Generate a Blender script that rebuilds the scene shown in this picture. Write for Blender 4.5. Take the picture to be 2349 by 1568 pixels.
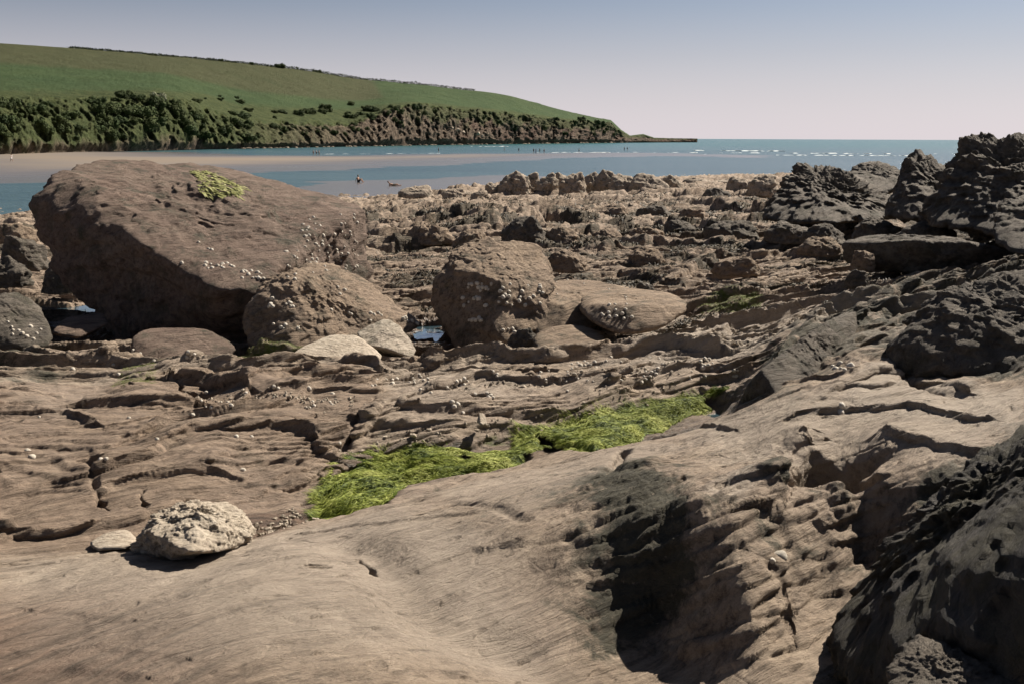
import bpy, bmesh, math, random
import numpy as np
from mathutils import Vector, Matrix, noise as mnoise
R = math.radians
rnd = random.Random(7)
rng = np.random.default_rng(7)
for o in list(bpy.data.objects): bpy.data.objects.remove(o)
scene = bpy.context.scene
col = scene.collection
# ------------------------------------------------------------------ camera
CZ = 5.6                      # eye height above the sea
PITCH = R(11.56); ROLL = R(0.25)
cam = bpy.data.objects.new("camera", bpy.data.cameras.new("camera")); col.objects.link(cam)
cam.data.lens = 35.0; cam.data.sensor_width = 36.0
cam.data.clip_start = 0.05; cam.data.clip_end = 60000
CM = Matrix.Translation((0, 0, CZ)) @ Matrix.Rotation(math.pi/2 - PITCH, 4, 'X') @ Matrix.Rotation(ROLL, 4, 'Z')
cam.matrix_world = CM
scene.camera = cam
# ------------------------------------------------------------------ light
SUN_AZ = R(47); SUN_EL = R(43)      # azimuth from +Y towards +X
world = bpy.data.worlds.new("World"); scene.world = world; world.use_nodes = True
wn = world.node_tree; wn.nodes.clear()
sky = wn.nodes.new('ShaderNodeTexSky'); sky.sky_type = 'NISHITA'; sky.sun_disc = False
sky.sun_elevation = SUN_EL; sky.sun_rotation = SUN_AZ
sky.air_density = 1.0; sky.dust_density = 0.7; sky.ozone_density = 2.0; sky.altitude = 0
tint = wn.nodes.new('ShaderNodeMix'); tint.data_type = 'RGBA'; tint.blend_type = 'MULTIPLY'
tint.inputs[0].default_value = 1.0; tint.inputs[7].default_value = (0.33, 0.36, 0.42, 1)
gm_ = wn.nodes.new('ShaderNodeGamma'); gm_.inputs[1].default_value = 1.25
hs = wn.nodes.new('ShaderNodeHueSaturation'); hs.inputs['Saturation'].default_value = 0.55
bg = wn.nodes.new('ShaderNodeBackground'); bg.inputs[1].default_value = 0.04
wo = wn.nodes.new('ShaderNodeOutputWorld')
wn.links.new(sky.outputs[0], hs.inputs['Color']); wn.links.new(hs.outputs[0], gm_.inputs[0]); wn.links.new(gm_.outputs[0], tint.inputs[6]); tcw = wn.nodes.new('ShaderNodeTexCoord'); sxw = wn.nodes.new('ShaderNodeSeparateXYZ'); wn.links.new(tcw.outputs['Generated'], sxw.inputs[0])
mrw = wn.nodes.new('ShaderNodeMapRange'); mrw.interpolation_type = 'SMOOTHSTEP'; mrw.inputs[1].default_value = -.02; mrw.inputs[2].default_value = .17; mrw.inputs[3].default_value = 1.0; mrw.inputs[4].default_value = 0.0
hzw = wn.nodes.new('ShaderNodeMix'); hzw.data_type = 'RGBA'; hzw.blend_type = 'MIX'; hzw.inputs[7].default_value = (9.4, 8.5, 8.9, 1)
fw = wn.nodes.new('ShaderNodeMath'); fw.operation = 'MULTIPLY'; fw.inputs[1].default_value = .85
wn.links.new(sxw.outputs[2], mrw.inputs[0]); wn.links.new(mrw.outputs[0], fw.inputs[0]); wn.links.new(fw.outputs[0], hzw.inputs[0]); wn.links.new(tint.outputs[2], hzw.inputs[6]); wn.links.new(hzw.outputs[2], bg.inputs[0]); wn.links.new(bg.outputs[0], wo.inputs[0])
sl = bpy.data.lights.new("sun", 'SUN'); sl.energy = 5.0; sl.angle = R(0.5); sl.color = (1.0, 0.91, 0.79)
so = bpy.data.objects.new("sun", sl); col.objects.link(so)
sdir = Vector((math.sin(SUN_AZ)*math.cos(SUN_EL), math.cos(SUN_AZ)*math.cos(SUN_EL), math.sin(SUN_EL)))
so.rotation_euler = sdir.to_track_quat('Z', 'Y').to_euler(); so.location = (30, 20, 60)
scene.view_settings.view_transform = 'Standard'; scene.view_settings.look = 'None'
scene.view_settings.exposure = 1.1; scene.view_settings.gamma = 1.0; scene.view_settings.use_curve_mapping = False
scene.render.engine = 'CYCLES'

# ------------------------------------------------------------------ sketch coordinates -> world
S = 1024/2349.0
_R = np.array(CM.to_3x3())
def ray(vx, vy):
    vx = np.asarray(vx, float); vy = np.asarray(vy, float)
    f = 35/36*1024
    d = np.stack([(vx*S-512)/f, -(vy*S-341.5)/f, -np.ones_like(vx)], -1)
    return d @ _R.T
def PZ(vx, vy, z):            # point on the sight line at height z below the eye
    d = ray(vx, vy); t = z/d[..., 2]
    p = d*t[..., None] if np.ndim(t) else d*t
    return p[..., 0], p[..., 1]
def PY(vx, vy, y):            # point on the sight line at ground distance y
    d = ray(vx, vy); p = d*(y/d[1]); return Vector((p[0], p[1], CZ+p[2]))

# ------------------------------------------------------------------ numpy noise
_perm = rng.permutation(256).astype(np.int32); _perm = np.concatenate([_perm, _perm, _perm])
_g = rng.normal(size=(256, 3)).astype(np.float32); _g /= np.linalg.norm(_g, axis=1)[:, None]
_a = rng.uniform(0, 2*np.pi, 256); _g2 = np.stack([np.cos(_a), np.sin(_a)], 1).astype(np.float32)
def p2(x, y):
    x = np.asarray(x, np.float32); y = np.asarray(y, np.float32)
    xi = np.floor(x); yi = np.floor(y); fx = x-xi; fy = y-yi
    xi = xi.astype(np.int32) & 255; yi = yi.astype(np.int32) & 255
    u = fx*fx*fx*(fx*(fx*6-15)+10); v = fy*fy*fy*(fy*(fy*6-15)+10)
    def g(i, j, dx, dy):
        h = _perm[_perm[(xi+i) & 255]+((yi+j) & 255)]
        return _g2[h, 0]*dx+_g2[h, 1]*dy
    a = g(0, 0, fx, fy); b = g(1, 0, fx-1, fy); c = g(0, 1, fx, fy-1); d = g(1, 1, fx-1, fy-1)
    a = a+(b-a)*u; c = c+(d-c)*u
    return (a+(c-a)*v)*1.5
def p3(x, y, z):
    x = np.asarray(x, np.float32); y = np.asarray(y, np.float32); z = np.asarray(z, np.float32)
    xi = np.floor(x); yi = np.floor(y); zi = np.floor(z); fx = x-xi; fy = y-yi; fz = z-zi
    xi = xi.astype(np.int32) & 255; yi = yi.astype(np.int32) & 255; zi = zi.astype(np.int32) & 255
    u = fx*fx*(3-2*fx); v = fy*fy*(3-2*fy); w = fz*fz*(3-2*fz)
    def g(i, j, k):
        h = _perm[_perm[_perm[(xi+i) & 255]+((yi+j) & 255)]+((zi+k) & 255)]
        return _g[h, 0]*(fx-i)+_g[h, 1]*(fy-j)+_g[h, 2]*(fz-k)
    def lx(j, k):
        a = g(0, j, k); return a+(g(1, j, k)-a)*u
    def ly(k):
        a = lx(0, k); return a+(lx(1, k)-a)*v
    a = ly(0); return (a+(ly(1)-a)*w)*1.6
def fbm2(x, y, o=4, ridged=False):
    s = 0; a = 1.0; t = 0
    for k in range(o):
        n = p2(x*2**k+17.3*k, y*2**k-9.1*k)
        s = s+a*((1-2*np.abs(n)) if ridged else n); t += a; a *= 0.5
    return s/t
def fbm3(x, y, z, o=4, ridged=False):
    s = 0; a = 1.0; t = 0
    for k in range(o):
        n = p3(x*2**k+17.3*k, y*2**k-9.1*k, z*2**k+3.7*k)
        s = s+a*((1-2*np.abs(n)) if ridged else n); t += a; a *= 0.5
    return s/t
def worley(x, y, seed=0):
    xi = np.floor(x).astype(np.int32); yi = np.floor(y).astype(np.int32)
    f1 = np.full(x.shape, 9.0, np.float32); f2 = f1.copy(); cid = np.zeros(x.shape, np.int32)
    for i in (-1, 0, 1):
        for j in (-1, 0, 1):
            h = _perm[_perm[(xi+i+seed) & 255]+((yi+j) & 255)]
            px = xi+i+(h*0.61803 % 1.0); py = yi+j+(h*0.41421 % 1.0)
            d = np.hypot(px-x, py-y).astype(np.float32)
            m = d < f1
            f2 = np.where(m, f1, np.minimum(f2, d)); cid = np.where(m, h, cid); f1 = np.where(m, d, f1)
    return f1, f2, cid
def sst(a, b, x):
    t = np.clip((x-a)/(b-a), 0, 1); return t*t*(3-2*t)
def poly_sd(X, Y, P):          # signed distance, positive inside
    P = np.asarray(P, float); n = len(P)
    best = np.full(X.shape, 1e9); ins = np.zeros(X.shape, bool)
    for i in range(n):
        ax, ay = P[i]; bx, by = P[(i+1) % n]
        ex, ey = bx-ax, by-ay
        t = np.clip(((X-ax)*ex+(Y-ay)*ey)/(ex*ex+ey*ey+1e-12), 0, 1)
        d = (X-ax-t*ex)**2+(Y-ay-t*ey)**2
        best = np.minimum(best, d)
        c = ((ay > Y) != (by > Y)) & (X < (bx-ax)*(Y-ay)/(by-ay+1e-12)+ax)
        ins ^= c
    return np.where(ins, 1, -1)*np.sqrt(best)

# ------------------------------------------------------------------ object helpers
def tag(o, label=None, cat=None, group=None, kind=None):
    if label: o["label"] = label
    if cat: o["category"] = cat
    if group: o["group"] = group
    if kind: o["kind"] = kind
    return o
def mesh_np(name, V, F, mat, smooth=True, parent=None, attrs=None):
    me = bpy.data.meshes.new(name)
    V = np.asarray(V, np.float32); F = np.asarray(F, np.int32)
    k = F.shape[1]
    me.vertices.add(len(V)); me.vertices.foreach_set("co", V.ravel())
    me.loops.add(F.size); me.loops.foreach_set("vertex_index", F.ravel())
    me.polygons.add(len(F)); me.polygons.foreach_set("loop_start", np.arange(0, F.size, k, dtype=np.int32))
    me.polygons.foreach_set("loop_total", np.full(len(F), k, np.int32))
    me.polygons.foreach_set("use_smooth", np.full(len(F), smooth, bool))
    me.update(calc_edges=True)
    for an, av in (attrs or {}).items():
        a = me.attributes.new(an, 'FLOAT', 'POINT'); a.data.foreach_set("value", np.asarray(av, np.float32).ravel())
    me.materials.append(mat)
    o = bpy.data.objects.new(name, me); col.objects.link(o)
    if parent: o.parent = parent
    return o
def grid_faces(nr, nc):
    i = np.arange(nr*nc).reshape(nr, nc)
    return np.stack([i[:-1, :-1], i[:-1, 1:], i[1:, 1:], i[1:, :-1]], -1).reshape(-1, 4)

# ------------------------------------------------------------------ materials
class NT:
    def __init__(s, name):
        s.m = bpy.data.materials.new(name); s.m.use_nodes = True; s.t = s.m.node_tree; s.n = s.t.nodes
        s.b = s.n['Principled BSDF']
    def new(s, t, **kw):
        x = s.n.new(t)
        for k, v in kw.items():
            if hasattr(x, k): setattr(x, k, v)
        return x
    def link(s, a, b): s.t.links.new(a, b)
    def mapping(s, src, scale=(1, 1, 1), rot=(0, 0, 0)):
        m = s.new('ShaderNodeMapping'); m.vector_type = 'POINT'
        # rotate first, then scale: two nodes
        m.inputs['Rotation'].default_value = rot; s.link(src, m.inputs[0])
        m2 = s.new('ShaderNodeMapping'); m2.inputs['Scale'].default_value = scale; s.link(m.outputs[0], m2.inputs[0])
        return m2.outputs[0]
    def noise(s, vec, sc, det=6, rough=0.6, dist=0.0):
        x = s.new('ShaderNodeTexNoise'); x.inputs['Scale'].default_value = sc; x.inputs['Detail'].default_value = det
        x.inputs['Roughness'].default_value = rough; x.inputs['Distortion'].default_value = dist
        if vec is not None: s.link(vec, x.inputs['Vector'])
        return x.outputs['Fac']
    def voro(s, vec, sc, feature='F1'):
        x = s.new('ShaderNodeTexVoronoi'); x.feature = feature; x.inputs['Scale'].default_value = sc
        s.link(vec, x.inputs['Vector']); return x.outputs['Distance']
    def ramp(s, fac, stops):
        x = s.new('ShaderNodeValToRGB'); e = x.color_ramp.elements
        while len(e) < len(stops): e.new(0.5)
        for el, (p, c) in zip(e, stops):
            el.position = p; el.color = (*c, 1) if len(c) == 3 else c
        s.link(fac, x.inputs[0]); return x.outputs[0]
    def mix(s, fac, a, b, mode='MIX'):
        x = s.new('ShaderNodeMix'); x.data_type = 'RGBA'; x.blend_type = mode
        if isinstance(fac, (int, float)): x.inputs[0].default_value = fac
        else: s.link(fac, x.inputs[0])
        for sock, v in ((6, a), (7, b)):
            if isinstance(v, tuple): x.inputs[sock].default_value = (*v, 1)
            else: s.link(v, x.inputs[sock])
        return x.outputs[2]
    def math(s, op, a, b=0.0):
        x = s.new('ShaderNodeMath'); x.operation = op
        for i, v in enumerate((a, b)):
            if isinstance(v, (int, float)): x.inputs[i].default_value = v
            else: s.link(v, x.inputs[i])
        return x.outputs[0]
    def maprange(s, v, a, b, c=0.0, d=1.0):
        x = s.new('ShaderNodeMapRange'); x.clamp = True
        for i, q in zip((1, 2, 3, 4), (a, b, c, d)): x.inputs[i].default_value = q
        s.link(v, x.inputs[0]); return x.outputs[0]
    def attr(s, name):
        x = s.new('ShaderNodeAttribute'); x.attribute_name = name; return x.outputs['Fac']
    def bump(s, h, strength, dist, prev=None):
        x = s.new('ShaderNodeBump'); x.inputs['Strength'].default_value = strength; x.inputs['Distance'].default_value = dist
        s.link(h, x.inputs['Height'])
        if prev is not None: s.link(prev, x.inputs['Normal'])
        return x.outputs[0]
    def fin(s, color=None, rough=None, normal=None):
        if color is not None:
            if isinstance(color, tuple): s.b.inputs['Base Color'].default_value = (*color, 1)
            else: s.link(color, s.b.inputs['Base Color'])
        if rough is not None:
            if isinstance(rough, (int, float)): s.b.inputs['Roughness'].default_value = rough
            else: s.link(rough, s.b.inputs['Roughness'])
        if normal is not None: s.link(normal, s.b.inputs['Normal'])
        return s.m

STRIKE = R(38)
def rock_mat(name, c_dark, c_mid, c_lite, c_pink=(0.275, 0.215, 0.175), sc=1.0, rot=(0.0, 0.0, -STRIKE), stretch=0.16, terrain=False,
             darkness=0.5, bump=1.0, world_space=True):
    t = NT(name)
    if world_space: vec = t.new('ShaderNodeNewGeometry').outputs['Position']
    else: vec = t.new('ShaderNodeTexCoord').outputs['Object']
    # gentle warp of the coordinates so that layers bend
    wn_ = t.new('ShaderNodeTexNoise'); wn_.inputs['Scale'].default_value = 1.1*sc; wn_.inputs['Detail'].default_value = 3
    t.link(vec, wn_.inputs['Vector'])
    va = t.new('ShaderNodeVectorMath'); va.operation = 'MULTIPLY_ADD'
    t.link(wn_.outputs['Color'], va.inputs[0]); va.inputs[1].default_value = (0.45/sc,)*3; t.link(vec, va.inputs[2])
    wv = va.outputs[0]
    sv = t.mapping(wv, (stretch, 1.0, 1.0), rot)
    big = t.noise(wv, 0.9*sc, 5, 0.6)
    mid = t.noise(wv, 5*sc, 8, 0.65, 0.3)
    wl = t.new('ShaderNodeTexNoise'); wl.inputs['Scale'].default_value = .55*sc; wl.inputs['Detail'].default_value = 1.5; t.link(vec, wl.inputs['Vector'])
    vb = t.new('ShaderNodeVectorMath'); vb.operation = 'MULTIPLY_ADD'; t.link(wl.outputs['Color'], vb.inputs[0]); vb.inputs[1].default_value = (.5/sc,)*3; t.link(vec, vb.inputs[2])
    sv2 = t.mapping(vb.outputs[0], (stretch*.45, 1.0, 1.0), rot)
    streak = t.noise(sv2, 20*sc, 9, 0.7, 0.0)
    fine = t.noise(vec, 90*sc, 5, 0.7)
    c = t.ramp(mid, [(0.3, c_dark), (0.48, c_mid), (0.7, c_lite)])
    c = t.mix(t.maprange(big, 0.42, 0.62), c, t.mix(0.6, c, c_pink))
    c = t.mix(t.maprange(streak, 0.45, 0.62, 0, 0.8), c, t.mix(0.5, c, tuple(min(1, v*1.25) for v in c_lite)))
    c = t.mix(t.maprange(streak, 0.48, 0.37, 0, 0.9), c, c_dark)
    c = t.mix(t.maprange(fine, 0.35, 0.7, 0.0, 0.35), c, tuple(min(1, v*1.35) for v in c_lite))
    # blackish and olive growth in patches with a ragged edge
    gro = t.noise(wv, 3.1*sc, 9, 0.72, 0.4)
    gcol = t.mix(t.noise(vec, 30*sc, 4, 0.6), (0.035, 0.034, 0.028), (0.11, 0.098, 0.066))
    if terrain:
        da = t.attr("dark")
        m = t.maprange(t.math('ADD', t.math('MULTIPLY', da, 0.7), t.math('MULTIPLY', t.math('SUBTRACT', gro, .5), 1.7)), 0.24, 0.42)
        c = t.mix(m, c, gcol)
        pa = t.attr("pale")
        c = t.mix(t.math('MULTIPLY', pa, t.maprange(streak, 0.2, 0.6, 0.5, 1.0)), c, t.mix(mid, (0.30, 0.255, 0.205), (0.46, 0.395, 0.325)))
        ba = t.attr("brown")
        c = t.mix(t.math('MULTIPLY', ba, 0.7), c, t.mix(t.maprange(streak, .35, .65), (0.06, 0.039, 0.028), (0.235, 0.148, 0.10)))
        ga = t.attr("green")
        gm = t.maprange(t.math('ADD', t.math('MULTIPLY', ga, 0.38), t.noise(vec, 9, 8, 0.75)), 0.80, 0.95)
        c = t.mix(gm, c, t.mix(fine, (0.06, 0.07, 0.02), (0.17, 0.20, 0.05)))
        wet = t.attr("wet")
        c = t.mix(t.math('MULTIPLY', wet, 0.85), c, t.mix(1.0, c, (0.42, 0.36, 0.32), 'MULTIPLY'))
        rough = t.math('SUBTRACT', t.maprange(fine, 0.3, 0.7, 0.75, 0.95), t.math('MULTIPLY', wet, 0.55))
    else:
        m = t.maprange(t.math('ADD', gro, darkness*0.5), 0.72, 0.86)
        c = t.mix(m, c, gcol)
        rough = t.maprange(fine, 0.3, 0.7, 0.75, 0.95)
    sp = t.noise(vec, 38*sc, 4, 0.8)
    c = t.mix(t.maprange(sp, 0.60, 0.72, 0, .5), c, (0.06, 0.055, 0.044))
    c = t.mix(t.maprange(t.noise(vec, 21*sc, 5, 0.8), 0.60, 0.70, 0, .5), c, tuple(min(.8, v*1.5) for v in c_lite))
    h0 = t.noise(wv, 7*sc, 8, 0.7, 0.5)
    h1 = t.noise(sv2, 24*sc, 9, 0.7, 0.0)
    h2 = t.noise(vec, 60*sc, 7, 0.75)
    cr = t.voro(sv, 7*sc, 'DISTANCE_TO_EDGE')
    n = t.bump(h0, 0.55*min(bump,1.5), 0.10/sc)
    n = t.bump(h1, 0.85*min(bump,1.15), 0.07/sc, n)
    n = t.bump(h2, .45*bump, 0.012/sc, n)
    n = t.bump(t.maprange(cr, 0.0, 0.035), 0.3*bump, 0.01/sc, n)
    t.b.inputs['Specular IOR Level'].default_value = 0.25
    return t.fin(c, rough, n)
M = {}
M['terrain'] = rock_mat('shore_rock', (0.080, 0.060, 0.044), (0.205, 0.155, 0.112), (0.37, 0.295, 0.22), terrain=True, bump=1.1)
M['boulder'] = rock_mat('boulder_rock', (0.048, 0.034, 0.027), (0.118, 0.083, 0.064), (0.23, 0.172, 0.132), (0.14, 0.088, 0.070), darkness=0.42, bump=1.5, rot=(0.25, 0.3, -0.6), stretch=0.25)
M['boulder_tan'] = rock_mat('tan_rock', (0.08, 0.057, 0.038), (0.19, 0.138, 0.094), (0.33, 0.25, 0.178), (0.24, 0.18, 0.14), darkness=0.38, bump=1.4)
M['darkrock'] = rock_mat('dark_rock', (0.04, 0.035, 0.03), (0.092, 0.079, 0.065), (0.18, 0.155, 0.125), (0.11, 0.088, 0.07), darkness=0.42, bump=1.6)
M['whiterock'] = rock_mat('pale_rock', (0.15, 0.12, 0.09), (0.32, 0.265, 0.20), (0.52, 0.455, 0.365), (0.34, 0.27, 0.205), darkness=0.26, sc=2.2, rot=(0.6, 0.3, 0.2), stretch=0.5)
M['twoface'] = rock_mat('two_tone_rock', (0.10, 0.085, 0.06), (0.24, 0.20, 0.15), (0.46, 0.41, 0.33), darkness=0.42, sc=2.0, stretch=.5)
M['blackrock'] = rock_mat('black_rock', (0.015, 0.014, 0.014), (0.038, 0.035, 0.032), (0.10, 0.09, 0.08), (0.035, 0.033, 0.03), darkness=0.6, bump=1.6)
M['farrock'] = rock_mat('far_rock', (0.12, 0.095, 0.07), (0.25, 0.20, 0.15), (0.36, 0.295, 0.225), darkness=0.45, world_space=False, sc=0.9)

# ------------------------------------------------------------------ ground heights (relative to the eye)
CP = [
 (0,1568,-1.62),(0,1450,-1.66),(0,1330,-1.74),(300,1500,-1.55),(300,1380,-1.60),(300,1290,-1.72),(600,1500,-1.49),(600,1350,-1.53),(620,1255,-1.66),
 (900,1500,-1.56),(830,1380,-1.56),(800,1260,-1.63),(1000,1400,-1.67),(1150,1490,-1.735),(1290,1550,-1.79),
 (1200,1210,-1.57),(1250,1120,-1.57),(1230,1310,-1.655),(1000,1200,-1.64),(900,1170,-1.72),(1100,1120,-1.70),(1380,1060,-1.62),(1050,1300,-1.65),
 (1410,1095,-1.50),(1530,1120,-1.44),(1650,1100,-1.43),(1600,1020,-1.53),(1500,1040,-1.55),(1480,1190,-1.47),(1600,1190,-1.43),
 (1330,1230,-1.56),(1370,1360,-1.70),(1430,1470,-1.82),(1370,1535,-1.83),(1530,1430,-1.80),(1580,1490,-1.80),(1500,1330,-1.66),(1560,1260,-1.53),(1530,1568,-1.82),
 (1640,1230,-1.46),(1700,1300,-1.50),(1730,1400,-1.60),(1700,1480,-1.70),(1800,1490,-1.73),(1650,1540,-1.78),
 (1860,1215,-1.80),(1920,1180,-1.76),(1830,1110,-1.43),(1930,1110,-1.42),
 (1900,1400,-1.76),(1900,1530,-1.76),(1980,1290,-1.72),(1780,1200,-1.47),(1800,1300,-1.62),
 (1700,1010,-1.53),(1850,1010,-1.45),(2050,1010,-1.38),(2250,1000,-1.28),(2030,1090,-1.40),(2180,1080,-1.34),(2349,960,-1.22),
 (1810,900,-1.42),(1950,860,-1.38),(2100,880,-1.42),(2300,900,-1.35),(1780,960,-1.47),
 (1850,800,-1.50),(1930,740,-1.53),(2060,700,-1.50),(2200,650,-1.45),(2349,630,-1.3),
 (720,1165,-1.93),(900,1100,-1.95),(1100,1050,-1.96),(1300,1000,-1.97),(1500,960,-1.985),(1650,940,-1.99),(560,1215,-1.87),(400,1265,-1.84),
 (0,1220,-1.86),(200,1190,-1.85),(450,1170,-1.87),(620,1170,-1.92),
 (0,1050,-1.74),(250,1050,-1.75),(500,1050,-1.77),(700,1060,-1.85),(780,1030,-1.90),(350,980,-1.76),(550,960,-1.76),
 (50,900,-1.68),(200,930,-1.80),(330,890,-1.74),(480,920,-1.84),(620,870,-1.76),(800,880,-1.82),(850,930,-1.86),(900,980,-1.86),(1050,960,-1.84),
 (60,820,-2.0),(350,850,-1.92),(600,850,-1.86),(850,870,-1.86),
 (160,770,-2.34),(300,800,-2.25),(600,820,-2.1),(1000,800,-2.27),(1000,760,-2.33),(920,850,-1.98),(1100,830,-1.98),(1250,810,-2.0),
 (1150,900,-1.87),(1300,880,-1.87),(1450,860,-1.87),(1600,840,-1.86),(1730,830,-1.88),(1350,930,-1.90),(1600,890,-1.92),(1690,870,-1.93),
 (1430,785,-2.30),(1350,750,-2.20),(1490,775,-2.22),(1430,812,-2.05),(1330,790,-2.06),(1600,770,-1.98),(1750,740,-1.93),(1900,680,-1.93),(1750,670,-2.1),
 (950,720,-2.35),(960,650,-2.45),(900,600,-2.55),(1300,660,-2.15),(1500,650,-2.2),(1700,600,-2.4),(1000,560,-2.8),
 (1300,570,-2.6),(1600,560,-2.65),(1900,560,-2.45),(2200,600,-1.9),(2349,560,-1.7),
 (1000,500,-3.1),(1400,500,-3.1),(1800,500,-2.9),(2200,500,-2.3),(900,478,-4.2),(1200,450,-3.9),(1500,440,-3.9),(1750,430,-3.7),(2100,440,-3.2),
 (850,460,-5.55),(1000,445,-5.3),(1150,425,-5.2),(1400,416,-4.8),(1700,406,-4.8),(2000,400,-4.6),(2300,380,-4.0),
 (0,700,-2.3),(0,620,-2.5),(60,560,-2.8),(0,530,-3.6),(0,500,-5.6),(300,480,-5.6),(600,470,-5.6),(200,530,-3.8),(500,520,-4.0),(700,520,-3.8),
 (-500,1300,-1.6),(-500,900,-1.7),(-600,600,-2.6),(-600,500,-5.6),(2800,1300,-1.25),(2800,1000,-1.0),(2900,700,-1.0),(2900,500,-1.6),(2900,420,-3.4),(-300,1568,-1.6),(2600,1500,-1.5),
]
cpx, cpy = PZ([c[0] for c in CP], [c[1] for c in CP], np.array([c[2] for c in CP]))
cpz = np.array([c[2] for c in CP], float)
ex = [(-3,-1,-1.6),(0,0,-1.6),(3,-1,-1.4),(0,2.2,-1.62),(-60,160,-8.5),(0,170,-8.5),(70,170,-8.5),(150,170,-8),(-150,150,-8.5),(-2.5,1,-1.6),(2.5,1.5,-1.5)]
cpx = np.concatenate([cpx, [e[0] for e in ex]]); cpy = np.concatenate([cpy, [e[1] for e in ex]]); cpz = np.concatenate([cpz, [e[2] for e in ex]])
# metric compressed with distance, so near detail and far detail weigh alike
def comp(x, y):
    r = np.hypot(x, y)+1e-6; k = np.log1p(r/1.5)*3.0/r
    return x*k, y*k
_ca, _cb = comp(cpx, cpy)
def _phi(d2): return np.sqrt(d2+0.02**2)
_D = _phi((_ca[:, None]-_ca[None])**2+(_cb[:, None]-_cb[None])**2)
_W = np.linalg.solve(_D-1e-3*0+np.eye(len(_ca))*-0.01, cpz-cpz.mean())
def macro(X, Y):
    a, b = comp(X, Y); out = np.full(X.shape, cpz.mean())
    for i in range(len(_W)):
        out += _W[i]*_phi((a-_ca[i])**2+(b-_cb[i])**2)
    return out

def zat(vx, vy, z=None):
    """sketch point -> ground plan position using the macro surface"""
    z = -2.0 if z is None else z
    for _ in range(14):
        x, y = PZ(vx, vy, z)
        zn = float(macro(np.array([x]), np.array([y]))[0]); z = 0.5*z+0.5*min(zn, -0.8)
    return float(x), float(y)

# ledges: crest polyline in sketch coords, drop on the eye's side, back slope length
LEDGES = [
 # pts, height, front width, back length, wobble
 ([(800,1030),(880,965),(1000,955),(1180,965),(1330,950),(1440,925)], .07, .04, .35),
 ([(830,1000),(1000,990),(1180,990)], .05, .03, .15),
 ([(990,850),(1100,840),(1250,835),(1400,825),(1520,815),(1650,815)], .15, .05, .35),
 ([(1000,905),(1100,885),(1300,880),(1500,880),(1600,868),(1720,865)], .06, .03, .2),
 ([(1400,915),(1450,905),(1520,905),(1600,885),(1720,872)], .08, .035, .18),
 ([(410,868),(480,860),(600,850),(760,850),(860,862)], .10, .05, .35),
 ([(400,880),(480,890),(560,905)], .12, .05, .25),
 ([(640,910),(760,905),(860,905)], .05, .04, .2),
 ([(200,945),(320,930),(440,935)], .07, .04, .25),
 ([(0,960),(150,955),(210,975)], .05, .04, .25),
 ([(0,1235),(130,1235),(320,1205),(420,1165)], .05, .03, .12),
 ([(60,830),(200,850),(420,860)], .05, .04, .3),
 ([(1330,740),(1420,790),(1560,745)], .06, .05, .3),
 ([(860,830),(1000,855),(1150,840)], .07, .05, .2),
 ([(1560,650),(1650,610),(1800,600),(1900,600)], .16, .08, .7),
 ([(1700,570),(1900,545),(1990,550)], .2, .1, .8),
 ([(1380,585),(1500,570),(1650,575)], .2, .1, .8),
 ([(1300,650),(1420,640),(1560,665)], .1, .06, .5),
 ([(840,520),(960,505),(1100,520)], .4, .2, 1.6),
 ([(1130,530),(1250,510),(1340,520)], .45, .2, 1.5),
 ([(1350,540),(1500,530),(1650,545)], .35, .2, 1.5),
 ([(1600,480),(1750,490),(1900,505)], .4, .3, 2.5),
 ([(1540,610),(1640,595),(1740,600)], .12, .05, .4),
 ([(1700,770),(1800,745),(1900,705)], .05, .03, .25),
 ([(1480,720),(1600,700),(1750,690)], .05, .03, .25),
 ([(1780,850),(1830,800),(1900,745),(2000,715),(2100,690)], .12, .05, .35),
 ([(1950,760),(2060,720),(2200,700)], .08, .05, .3),
 ([(1920,900),(2000,860),(2080,870),(2200,905)], .04, .02, .25),
 ([(1830,960),(1950,940),(2080,930),(2250,960)], .03, .02, .2),
 ([(1800,1140),(1850,1110),(1900,1105),(1960,1125)], .12, .03, .2),
 ([(1600,1180),(1680,1165),(1760,1170)], .03, .015, .12),
 ([(-50,1400),(120,1392),(300,1420)], .006, .03, .15), ([(0,1490),(200,1480),(420,1510)], .006, .03, .15), ([(420,1410),(560,1400),(700,1420)], .004, .03, .15), ([(960,1300),(1080,1262),(1200,1250)], .012, .015, .10), ([(700,1230),(900,1200),(1100,1175)], .012, .02, .10), ([(-50,1545),(150,1530),(330,1550)], .008, .03, .1), ([(1450,1010),(1560,985),(1680,985)], .02, .02, .15), ([(2000,1040),(2150,1020),(2300,1040)], .03, .02, .15),
]
_led = []
for L in LEDGES:
    pts = [zat(*p) for p in L[0]]
    _led.append((pts, L[1], L[2], L[3]))
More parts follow.
